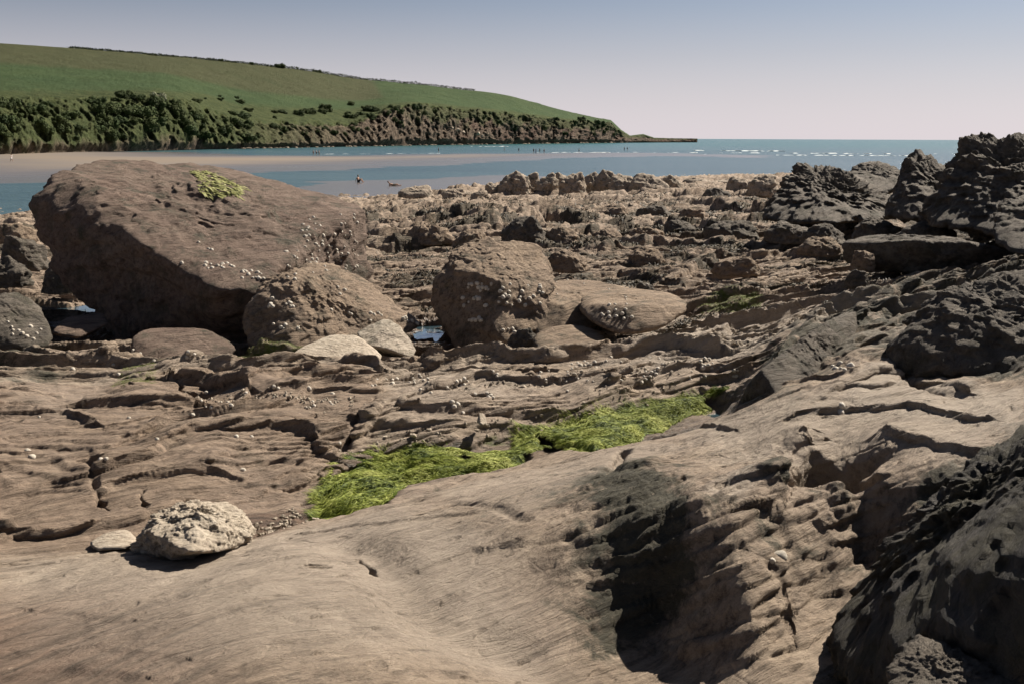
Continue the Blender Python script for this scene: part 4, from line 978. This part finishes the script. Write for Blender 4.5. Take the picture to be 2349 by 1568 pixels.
def algae(name, label, pts, n, height=.05, size=1.0, ang0=None, seed=1, sheet=True, mat='algae', tonebias=0.0, wide=1.0):
    P = np.array(poly(pts)); q = np.random.default_rng(seed)
    lo = P.min(0); hi = P.max(0)
    def mound(x, y):
        sd = poly_sd(x, y, P)+.03*fbm2(x*5, y*5, 3)
        return ground(x, y)+CZ+height*sst(0, .12*size, sd)*(.55+.9*fbm2(x*3.2+5, y*3.2, 4)+.5)
    xs = q.uniform(lo[0], hi[0], n*6); ys = q.uniform(lo[1], hi[1], n*6)
    sd = poly_sd(xs, ys, P)+.05*fbm2(xs*6, ys*6, 3); k = np.where((sd > 0) & (fbm2(xs*2.1+60, ys*2.1, 4) > -.30))[0][:n]; xs = xs[k]; ys = ys[k]; n = len(k)
    cl = fbm2(xs*2.6+3, ys*2.6, 4)
    a = (ang0 if ang0 is not None else STRIKE+math.pi)+1.1*fbm2(xs*1.3, ys*1.3+9, 3)*1.6+q.normal(size=n)*.28
    tone = np.clip(.48+tonebias+.95*fbm2(xs*5+30, ys*5, 4)+q.normal(size=n)*.20, 0, 1)
    V, F, T = ribbons(xs, ys, a, size*q.uniform(.03, .085, n), wide*size*q.uniform(.0008, .0018, n), size*q.uniform(.003, .020, n), tone, base=mound, curl=.35)
    if sheet:
        m = 170; gx, gy = np.meshgrid(np.linspace(lo[0]-.05, hi[0]+.05, m), np.linspace(lo[1]-.05, hi[1]+.05, m))
        gs = poly_sd(gx, gy, P)+.03*fbm2(gx*5, gy*5, 3); gz = mound(gx, gy)+.004; F2 = grid_faces(m, m)
        keep = (np.where(fbm2(gx*2.1+60, gy*2.1, 4) > -.27, gs, -1).ravel()[F2] > -.005).all(1); F2 = F2[keep]
        u, inv = np.unique(F2, return_inverse=True); F2 = inv.reshape(-1, 4)
        V2 = np.stack([gx, gy, gz], -1).reshape(-1, 3)[u]; T2 = np.clip(.3+.4*fbm2(V2[:, 0]*6, V2[:, 1]*6, 4), 0, 1)
        F = np.concatenate([F, F2+len(V)]); V = np.concatenate([V, V2]); T = np.concatenate([T, T2])
    o = mesh_np(name, V, F, M[mat], attrs=dict(tone=T)); tag(o, label, "seaweed" if mat == 'wrack' else "algae", kind='stuff'); return o
MAIN = [(723,1172),(823,1160),(893,1142),(938,1108),(968,1098),(1058,1086),(1168,1066),(1218,1046),(1298,1028),(1368,1040),(1425,1012),(1490,978),(1570,945),(1668,912),(1673,903),(1608,903),(1458,933),(1298,968),(1188,993),(1185,1018),(1068,1024),(998,1018),(868,1035),(808,1065),(733,1108)]
algae("green_algae", "bright green hair-like algae filling the long gully between the foreground slab and the ledges", MAIN, 100000, .06)
algae("green_algae", "small green algae patch on the ledge beside the smooth cream stone", [(525,852),(560,822),(640,812),(700,818),(690,838),(600,845)], 4000, .004, .6, seed=2, sheet=False, mat='algae_thin')
algae("green_algae", "faint green algae film below the flat topped rock on the left", [(255,885),(290,857),(370,855),(350,880)], 1500, .003, .5, seed=3, sheet=False, mat='algae_thin')
algae("green_algae", "yellow green algae patch on the pale fractured slab right of the oval boulder", [(1585,722),(1640,700),(1700,690),(1750,700),(1745,718),(1680,722),(1620,735)], 4500, .004, .7, seed=4, sheet=False, mat='algae_thin', tonebias=.15, wide=1.5)
# wrack hanging over rocks of the middle shore
q = np.random.default_rng(11); N = 240000
rr_ = np.exp(q.uniform(math.log(9), math.log(75), N)); tt = np.radians(q.uniform(-24, 30, N)); xs = rr_*np.sin(tt); ys = rr_*np.cos(tt)
mk = fbm2(xs*.35+11, ys*.6, 3)+.45*fbm2(xs*1.6, ys*1.6, 2)+.10*sst(12, 25, rr_)-.2*sst(13, 10, rr_); k = np.where(mk > .28)[0][:45000]; xs = xs[k]; ys = ys[k]; n = len(k); rk = np.hypot(xs, ys)
gz_ = ground(xs, ys); g2_ = ground(xs+.05, ys+.08); k = (gz_ > -5.3) & (abs(g2_-gz_) < .05); xs = xs[k]; ys = ys[k]; rk = rk[k]; n = len(xs); q = np.random.default_rng(12)
sc_ = np.clip(rk/16, .7, 2.4)
V, F, T = ribbons(xs, ys, q.uniform(-2.8, -.3, n), sc_*q.uniform(.05, .13, n), sc_*q.uniform(.006, .012, n), sc_*q.uniform(.01, .04, n), np.clip(q.normal(size=n)*.25+.4, 0, 1), seg=4)
tag(mesh_np("brown_seaweed", V, F, M['wrack'], attrs=dict(tone=T)), "dark brown wrack seaweed draped in patches over the middle shore rocks", "seaweed", kind='stuff')
# algae on top of the huge boulder, limpets: dropped on what the sight line meets
bpy.context.view_layer.update(); dg = bpy.context.evaluated_depsgraph_get()
def hit(vx, vy):
    d = Vector(ray(float(vx), float(vy))).normalized()
    ok, loc, nrm, idx, ob, mx = scene.ray_cast(dg, Vector((0, 0, CZ)), d)
    return (loc, nrm, ob) if ok else (None, None, None)
V = []; F = []; T = []
q = random.Random(4)
TOPP = np.array([(430,388),(470,392),(500,405),(530,418),(560,430),(545,445),(500,450),(455,440),(450,418)])
def inpoly(x, y, P): return poly_sd(np.array([x]), np.array([y]), P)[0] > 0
cnt = 0
while cnt < 1300:
    x = q.uniform(420, 560); y = q.uniform(385, 452)
    if not inpoly(x+5*mnoise.noise(Vector((x/9, y/6, 0))), y, TOPP) or mnoise.noise(Vector((x/14, y/3.5, 3))) < .02: cnt += .2; continue
    l, nn_, ob = hit(x, y); cnt += 1
    if l is None or l.length > 25: continue
    d = Vector((q.uniform(.5, 1), q.uniform(-.8, -.2), 0)); d = (d-nn_*d.dot(nn_)).normalized(); sdv = d.cross(nn_).normalized()*q.uniform(.006, .014); L_ = q.uniform(.06, .2); up = nn_*q.uniform(.004, .018)
    b = len(V); V += [l-sdv, l+sdv, l+d*L_*.5+sdv+up, l+d*L_*.5-sdv+up, l+d*L_+nn_*.004]; F += [(b, b+1, b+2, b+3), (b+3, b+2, b+4, b+4)]; T += [min(1, max(0, q.gauss(.65, .25)))]*5
me = bpy.data.meshes.new("green_algae"); me.from_pydata([v[:] for v in V], [], [f if f[2] != f[3] else f[:3] for f in F]); a = me.attributes.new('tone', 'FLOAT', 'POINT'); a.data.foreach_set('value', T)
me.materials.append(weed_mat('yellow_algae', (0.06, 0.062, 0.02), (0.16, 0.165, 0.05), (0.32, 0.32, 0.13))); o = bpy.data.objects.new("green_algae", me); col.objects.link(o)
tag(o, "yellow green algae lying on top of the huge boulder", "algae", kind='stuff')
# ------------------------------------------------------------------ limpets
def limpet_mesh(name, seed):
    q = random.Random(seed); seg = 22; V = []; F = []
    prof = [(1.0, -.12), (.97, .05), (.72, .36), (.42, .60), (.15, .74)]
    for j, (r_, z_) in enumerate(prof):
        for i in range(seg):
            a = i/seg*6.283; rb = 1+(.05 if i % 2 else -.03)*(1-j*.2)+q.uniform(-.02, .02)
            V.append(((r_*rb)*math.cos(a)+.12*z_, r_*rb*.88*math.sin(a), z_))
    V.append((.1, 0, .78))
    for j in range(len(prof)-1):
        for i in range(seg): F.append((j*seg+i, j*seg+(i+1) % seg, (j+1)*seg+(i+1) % seg, (j+1)*seg+i))
    for i in range(seg): F.append(((len(prof)-1)*seg+i, (len(prof)-1)*seg+(i+1) % seg, len(V)-1))
    me = bpy.data.meshes.new(name); me.from_pydata(V, [], F); me.materials.append(M['shell']); me.polygons.foreach_set('use_smooth', [True]*len(F)); return me
t = NT('limpet_shell'); tc = t.new('ShaderNodeTexCoord').outputs['Object']; oi = t.new('ShaderNodeObjectInfo').outputs['Random']
c = t.mix(t.noise(tc, 3, 5, .6), (0.42, 0.36, 0.28), (0.80, 0.75, 0.66)); c = t.mix(t.math('MULTIPLY', oi, .5), c, (0.34, 0.29, 0.22))
M['shell'] = t.fin(c, .7, t.bump(t.noise(tc, 12, 4, .6), .5, .08))
lm = [limpet_mesh("limpet", i) for i in range(3)]
def limpet(vx, vy, dia, label, group):
    l, n, ob = hit(vx, vy)
    if l is None or n.length < .5: return
    if l is None or (l-Vector((0, 0, CZ))).length > 14 or 'seaweed' in ob.name or 'algae' in ob.name: return
    n = (n+Vector((0, -.25, .25))).normalized()
    o = bpy.data.objects.new("limpet", rnd.choice(lm)); col.objects.link(o); s = dia*.58*rnd.uniform(.65, 1.2)
    o.location = l; o.rotation_euler = (n.to_track_quat('Z', 'Y') @ Matrix.Rotation(rnd.uniform(0, 6.28), 3, 'Z').to_quaternion()).to_euler(); o.scale = (s, s, s*rnd.uniform(.8, 1.15)); tag(o, label, "limpet", group)
LIST = [
 ("large white limpet, one of the touching pair at the far left of the photo", .040, [(63,1031),(73,1047)]),
 ("white limpet, one of two side by side in the dark hollow on the left slab", .028, [(230,1052),(243,1051)]),
 ("lone white limpet standing on the smooth brown slab left of the green algae", .032, [(557,1077)]),
 ("lone pale limpet just above the left end of the green algae", .030, [(778,1016)]),
 ("white limpet in the dark pit of the left ledge", .028, [(473,899),(462,918),(472,932),(484,934),(507,921),(523,921),(530,928)]),
 ("single limpet to the right of the dark pit", .030, [(564,900)]),
 ("white limpet, one of two near the top of the left ledge", .030, [(628,886),(638,889)]),
 ("white limpet in the small group low on the left ledge", .030, [(709,889),(717,920),(720,929),(702,934),(710,934)]),
 ("white limpet in the row of three down a crack in the left ledge", .030, [(762,902),(757,920),(761,926)]),
 ("small limpet scattered on the brown slabs at left", .026, [(295,957),(442,950),(542,1000),(577,1000),(360,1005),(90,955)]),
 ("small limpet dotted around the flat topped rock at left", .032, [(305,803),(322,809),(431,807),(428,818),(446,812),(353,827),(260,836),(167,846),(272,857)]),
 ("pale limpet of the loose group below the cream stone", .030, [(900,870),(910,868),(900,878),(962,858),(965,863),(972,871),(982,868),(925,872),(940,876)]),
 ("white limpet clustered in the mouth of the dark ledge, middle of photo", .032, [(1025,888),(1035,886),(1045,881),(1055,873),(1065,868),(1072,873),(1065,881),(1057,883),(1048,875)]),
 ("white limpet of the short column right of the dark ledge", .030, [(1131,851),(1140,856),(1140,862)]),
 ("white limpet around the black hole above the green algae", .032, [(1037,921),(1042,931),(1062,946),(1117,901),(1125,906),(1132,911),(1120,909),(1090,903),(1050,925)]),
 ("white limpet of the dense crowd under the long ledge", .032, [(1312,834),(1325,831),(1340,828),(1347,832),(1355,837),(1364,829),(1365,837),(1342,837),(1332,837),(1367,842),(1312,844),(1320,840)]),
 ("limpet under the ledge between the dense crowd and the black gap", .028, [(1402,819),(1390,827),(1425,829),(1230,854),(1240,853),(1237,862),(1491,819),(1490,827),(1512,823),(1521,835)]),
 ("white limpet of the tight cluster on the pink rock", .034, [(1617,822),(1622,827),(1627,823),(1610,834),(1617,837),(1612,842),(1635,833),(1625,836),(1607,828)]),
 ("limpet on the pink slab right of the tight cluster", .030, [(1667,832),(1685,849),(1692,848)]),
 ("limpet of the slanting string on the smooth pink rock", .031, [(1510,844),(1502,849),(1495,853),(1492,862),(1505,857),(1482,869),(1472,876),(1477,862)]),
 ("single limpet on the rock under the slanting string", .030, [(1299,874),(1302,895)]),
 ("large grey limpet in the cluster on the right slab", .036, [(1927,832),(1910,839),(1951,837),(1930,844),(1917,844),(1938,847)]),
 ("large limpet, one of the stacked pair on the pale cracked slab", .036, [(1932,929),(1929,944)]),
 ("big white shell in the dark hollow of the foreground crag", .042, [(1791,1273)]),("smaller white shell beside the big one in the foreground crag", .024, [(1772,1284)]),
 ("tiny limpet high on the middle of the huge boulder", .042, [(455,555),(478,570),(485,572),(417,602)]),
 ("limpet of the scattered pair group on the rounded brown boulder", .040, [(625,684),(620,697),(617,702),(625,702),(657,697),(665,694),(667,702),(672,702)]),
 ("limpet on the upper right of the rounded brown boulder", .038, [(775,657),(780,673),(790,664),(800,717),(806,720),(760,710)]),
 ("limpet low on the front of the rounded brown boulder", .040, [(627,742),(650,752),(655,744),(645,750),(683,752)]),
 ("limpet at the foot of the rounded brown boulder near the pointed stone", .040, [(850,717),(858,720),(868,717),(875,722),(925,730),(935,735),(945,735),(957,741),(850,735),(930,728)]),
]
for lab, dia, pts in LIST:
    g = None if len(pts) == 1 else lab.replace("white limpet", "limpets").split(",")[0]
    for p in pts: limpet(p[0], p[1], dia, lab, g)
for lab, dia, (x0, x1, y0, y1), n in [
 ("small limpet under the long ledge behind the gully", .024, (1150,1700,838,875), 22),
 ("small limpet on the tan slabs just below the cream stone", .022, (850,1010,865,900), 12),
 ("tiny limpet on the low tan slab right of the pool boulder", .026, (1250,1500,640,700), 12),
 ("limpet in the line along the dark band of the huge boulder", .040, (470,535,600,615), 13),
 ("limpet in the patch on the huge boulder's lower front", .038, (555,605,618,640), 15),
 ("limpet on the grooved right end face of the huge boulder", .036, (690,825,490,625), 62),
 ("limpet on the rim between the huge and the rounded brown boulder", .036, (640,700,575,640), 10),
 ("limpet on the dark upper front of the pool boulder", .040, (1060,1175,645,700), 30),
 ("limpet in the row across the middle of the pool boulder", .040, (1072,1108,726,734), 7),
 ("limpet high on the right flank of the pool boulder", .040, (1185,1245,650,700), 12),
 ("limpet low on the front of the pool boulder", .036, (1140,1190,752,762), 5),
 ("limpet on the pitted top of the balanced oval boulder", .036, (1380,1460,695,730), 12),
 ("limpet on the dark rock with shells at the left edge", .036, (15,100,735,780), 12)]:
    for k in range(n):
        vx = rnd.uniform(x0, x1); vy = rnd.uniform(y0, y1); l2 = lab
        if n > 9: l2 = ("upper " if vy < (y0+y1)/2 else "lower ")+lab+(", left" if vx < (2*x0+x1)/3 else ", right" if vx > (x0+2*x1)/3 else ", middle")
        limpet(vx, vy, dia, l2, "limpets: "+lab[10:])
q = np.random.default_rng(21); Vp, Fp = ico(1); VV = []; FF = []; nb = 0
LN = [[(800,1050),(880,1022),(1000,1012),(1180,985),(1300,958),(1450,925),(1600,893)], [(560,1230),(640,1200),(730,1172)], [(1000,905),(1300,882),(1600,870)], [(430,925),(620,920),(850,940)], [(1650,805),(1800,790)], [(380,850),(600,838)]]
for ln in LN:
    P = np.array(poly(ln)); L_ = len(P)-1
    for _ in range(150):
        a = q.uniform(0, L_-1e-3); i = int(a); p = P[i]+(P[i+1]-P[i])*(a-i)+q.normal(size=2)*.05; s_ = abs(q.normal())*.006+.004
        z = float(ground(np.array([p[0]]), np.array([p[1]]))[0])+CZ+s_*.3
        VV.append(Vp*s_*q.uniform(.6, 1.3, 3)*(1+.25*q.normal(size=(len(Vp), 1)))+[p[0], p[1], z]); FF.append(Fp+nb); nb += len(Vp)
o = mesh_np("pebbles", np.concatenate(VV), np.concatenate(FF), M['whiterock'], smooth=False); tag(o, "loose grit and pebbles lodged along the gully and ledge feet", "gravel", kind='stuff')
# ------------------------------------------------------------------ people
def flat(name, c, r=.8):
    t = NT(name); tc = t.new('ShaderNodeTexCoord').outputs['Object']
    return t.fin(t.mix(t.noise(tc, 8, 3, .5), tuple(v*.85 for v in c), c), r)
SK = flat('skin', (0.42, 0.25, 0.17)); HR = flat('hair', (0.05, 0.03, 0.02)); CL = {'black': flat('black_cloth', (.012, .013, .018)), 'white': flat('white_cloth', (.75, .75, .75)), 'blue': flat('blue_cloth', (.03, .06, .16)), 'red': flat('red_cloth', (.35, .06, .05)), 'khaki': flat('khaki_cloth', (.3, .25, .16))}
def skin_obj(name, J, E, rad, mat, parent=None):
    me = bpy.data.meshes.new(name); me.from_pydata(J, E, []); o = bpy.data.objects.new(name, me); col.objects.link(o)
    m = o.modifiers.new('skin', 'SKIN'); sv = me.skin_vertices
    if not sv:
        bm = bmesh.new(); bm.from_mesh(me); bm.verts.layers.skin.verify(); bm.to_mesh(me); bm.free(); sv = me.skin_vertices
    for v, r_ in zip(sv[0].data, rad): v.radius = (r_, r_)
    sv[0].data[0].use_root = True; m.use_smooth_shade = True
    s_ = o.modifiers.new('sub', 'SUBSURF'); s_.levels = 1; s_.render_levels = 1
    me.materials.append(mat)
    if parent: o.parent = parent
    return o
POSES = {  # pelvis, chest, neck, head base, head top | L hip knee ankle toe | R ... | L shoulder elbow wrist hand | R ...
 'stand': [(0,0,.95),(0,0,1.25),(0,0,1.47),(0,-.01,1.56),(0,-.02,1.68), (.1,0,.9),(.11,0,.5),(.11,.02,.08),(.12,-.14,.04), (-.1,0,.9),(-.12,-.02,.5),(-.13,.02,.08),(-.14,-.14,.04), (.18,0,1.42),(.24,.02,1.14),(.25,-.05,.90),(.25,-.08,.80), (-.18,0,1.42),(-.24,.02,1.14),(-.25,-.05,.90),(-.25,-.08,.80)],
 'walk': [(0,0,.93),(0,-.02,1.23),(0,-.04,1.45),(0,-.06,1.54),(0,-.08,1.66), (.1,0,.88),(.11,-.18,.5),(.11,-.26,.09),(.11,-.42,.06), (-.1,0,.88),(-.11,.06,.48),(-.11,.34,.16),(-.11,.26,.05), (.18,-.02,1.4),(.24,.12,1.14),(.25,.1,.92),(.25,.08,.83), (-.18,-.02,1.4),(-.24,-.14,1.14),(-.24,-.3,.98),(-.24,-.38,.95)],
 'sit': [(0,0,.14),(0,.06,.44),(0,.04,.64),(0,.02,.73),(0,0,.85), (.1,-.05,.13),(.13,-.42,.46),(.12,-.62,.08),(.12,-.78,.05), (-.1,-.05,.13),(-.14,-.44,.42),(-.13,-.66,.08),(-.13,-.82,.05), (.18,.05,.6),(.24,-.14,.4),(.14,-.38,.44),(.08,-.45,.45), (-.18,.05,.6),(-.26,.18,.34),(-.28,.26,.08),(-.28,.24,.03)],
 'lie': [(0,0,.13),(0,.28,.2),(0,.48,.34),(0,.56,.4),(0,.62,.5), (.09,-.05,.12),(.12,-.45,.12),(.12,-.85,.1),(.12,-.9,.2), (-.09,-.05,.12),(-.12,-.42,.28),(-.12,-.7,.08),(-.12,-.85,.06), (.18,.42,.28),(.24,.5,.06),(.2,.28,.04),(.2,.2,.04), (-.18,.42,.28),(-.24,.5,.06),(-.2,.28,.04),(-.2,.2,.04)]}
EDG = [(0,1),(1,2),(2,3),(3,4),(0,5),(5,6),(6,7),(7,8),(0,9),(9,10),(10,11),(11,12),(1,13),(13,14),(14,15),(15,16),(1,17),(17,18),(18,19),(19,20)]
RAD = [.13,.14,.055,.085,.085,.09,.062,.04,.035,.09,.062,.04,.035,.058,.043,.03,.028,.058,.043,.03,.028]
def person(vx, vy, pose, rot, top, bottom, label, surf=None, scale=1.0):
    x, y = PZ(float(vx), float(vy), -CZ+.05)
    e = bpy.data.objects.new("person", None); col.objects.link(e); e.location = (float(x), float(y), .05); e.rotation_euler = (0, 0, rot); e.scale = (scale,)*3
    tag(e, label, "person"); J = [Vector(p) for p in POSES[pose]]
    skin_obj("body", J, EDG, RAD, SK, e)
    h = J[4]; hm = bpy.data.meshes.new("hair"); bm = bmesh.new(); bmesh.ops.create_icosphere(bm, subdivisions=2, radius=.105)
    for v in bm.verts:
        if v.co.z < 0: v.co.z *= .6; v.co.y += .02
        v.co += Vector((0, .025, .03))+h-Vector((0, 0, .04))
    bm.to_mesh(hm); bm.free(); hm.materials.append(HR); ho = bpy.data.objects.new("hair", hm); col.objects.link(ho); ho.parent = e
    if top: skin_obj("shirt", [J[0]+(J[1]-J[0])*.15, J[1], J[1]+(J[2]-J[1])*.6, J[13], (J[13]+J[14])/2, J[17], (J[17]+J[18])/2], [(0,1),(1,2),(1,3),(3,4),(1,5),(5,6)], [.155,.165,.10,.075,.06,.075,.06], CL[top], e)
    if bottom:
        f = .95 if bottom == 'black' else .55
        skin_obj("trousers" if f > .8 else "shorts", [J[0], J[5], J[5]+(J[6]-J[5])*f, J[9], J[9]+(J[10]-J[9])*f], [(0,1),(1,2),(0,3),(3,4)], [.15,.11,.085,.11,.085], CL[bottom], e)
    return e
person(719,357,'stand',.3,'white','khaki',"person in a white top, left one of the three standing on the sandbar")
person(726,357,'walk',-.6,'white','black',"person in dark trousers, middle one of the three on the sandbar")
person(732,357,'stand',1.2,'black','black',"person all in black, right one of the three on the sandbar")
person(1006,349,'stand',2.0,'red','black',"person standing alone at the surf line below the headland scree")
person(1157,347,'walk',1.6,'white','white',"person in white wading alone left of the bathers group")
person(1190,349,'stand',.2,'blue','blue',"small dark person wading between the one in white and the bathers")
person(1224,351,'stand',.2,'black','black',"person in black at the left of the white bodyboard")
person(1238,351,'walk',-1.2,'black','black',"person in black just right of the white bodyboard")
person(1248,352,'stand',0,'','blue',"bare chested person in shorts at the right end of the bathers group")
person(1328,350,'walk',1.4,'black','black',"dark person wading right of the bathers group, on their own")
person(1432,346,'stand',.5,'black','black',"left one of the two dark waders farthest right")
person(1439,346,'walk',-.8,'black','blue',"right one of the two dark waders farthest right")
person(822,418,'sit',1.2,'','black',"person sitting in the shallows near the rocks, dark shorts")
person(903,427,'lie',1.5,'','khaki',"person lying on the wet sand at the water's edge")
person(27,372,'walk',1.0,'white','white',"person in white walking on the sand at the left edge")
bm = bmesh.new(); bmesh.ops.create_grid(bm, x_segments=6, y_segments=14, size=.5)
for v in bm.verts:
    v.co.y *= 1.9; k = abs(v.co.y)/.95; v.co.x *= .62*(1-.75*max(0, k-.35)**1.6*1.6); v.co.z = .05*k*k
g_ = bmesh.ops.extrude_face_region(bm, geom=bm.faces[:])
for v in [v for v in g_['geom'] if isinstance(v, bmesh.types.BMVert)]: v.co.z += .06
me = bpy.data.meshes.new("surfboard"); bm.to_mesh(me); bm.free(); me.materials.append(CL['white'])
o = bpy.data.objects.new("surfboard", me); col.objects.link(o); x, y = PZ(1229., 351., -CZ+.05); o.location = (float(x), float(y)-.3, .75); o.rotation_euler = (1.45, .1, .3); tag(o, "white surfboard held upright among the bathers group", "surfboard")
# ------------------------------------------------------------------ breaking waves
t = NT('foam'); g = t.new('ShaderNodeNewGeometry').outputs['Position']
M['foam'] = t.fin(t.mix(t.noise(g, 2, 5, .7), (.30, .36, .38), (.62, .64, .64)), .8, t.bump(t.noise(g, 5, 5, .7), .6, .1))
V = []; F = []
def wave(vx0, vx1, vy, h=.35, dens=.6, slope=0):
    n = max(8, int((vx1-vx0)/1.5)); prev = None
    for i in range(n+1):
        vx = vx0+(vx1-vx0)*i/n; x, y = seap(vx, vy+slope*(vx-vx0)/100+.35*mnoise.noise(Vector((vx/14, vy, 0))))
        a = mnoise.noise(Vector((vx/22, vy*3, 1)))+.12*mnoise.noise(Vector((vx/4.5, vy, 5)))+dens-.5
        if a < 0: prev = None; continue
        hh = .55*h*min(1, a*2+.1)*math.hypot(x, y)/450; wd = hh*2.5; b = len(V)
        V.extend([(x, y-wd, .0), (x, y-wd*.4, hh*.8), (x, y, hh), (x, y+wd*.6, .0)])
        if prev is not None:
            for k in range(3): F.append((prev+k, b+k, b+k+1, prev+k+1))
        prev = b
wave(735, 1010, 353.5, .16, .75, -.6); wave(1230, 1420, 349.8, .3, .85, 0); wave(1080, 1170, 336, .3, .6); wave(1425, 1600, 349.5, .3, .55, .3)
wave(1590, 1800, 345.5, .5, .75, .8); wave(1640, 1960, 350.5, .45, .65, .6); wave(1780, 2110, 356, .4, .75, .5); wave(1860, 2060, 352, .4, .5, .6); wave(1500, 1700, 354, .2, .4, .4); wave(1250, 1400, 325.5, .5, .5); wave(1960, 2300, 352, .3, .35, .5)
o = mesh_np("breaking_waves", V, F, M['foam']); tag(o, "thin white lines of surf breaking over the sandbar and bay", "surf", kind='stuff')
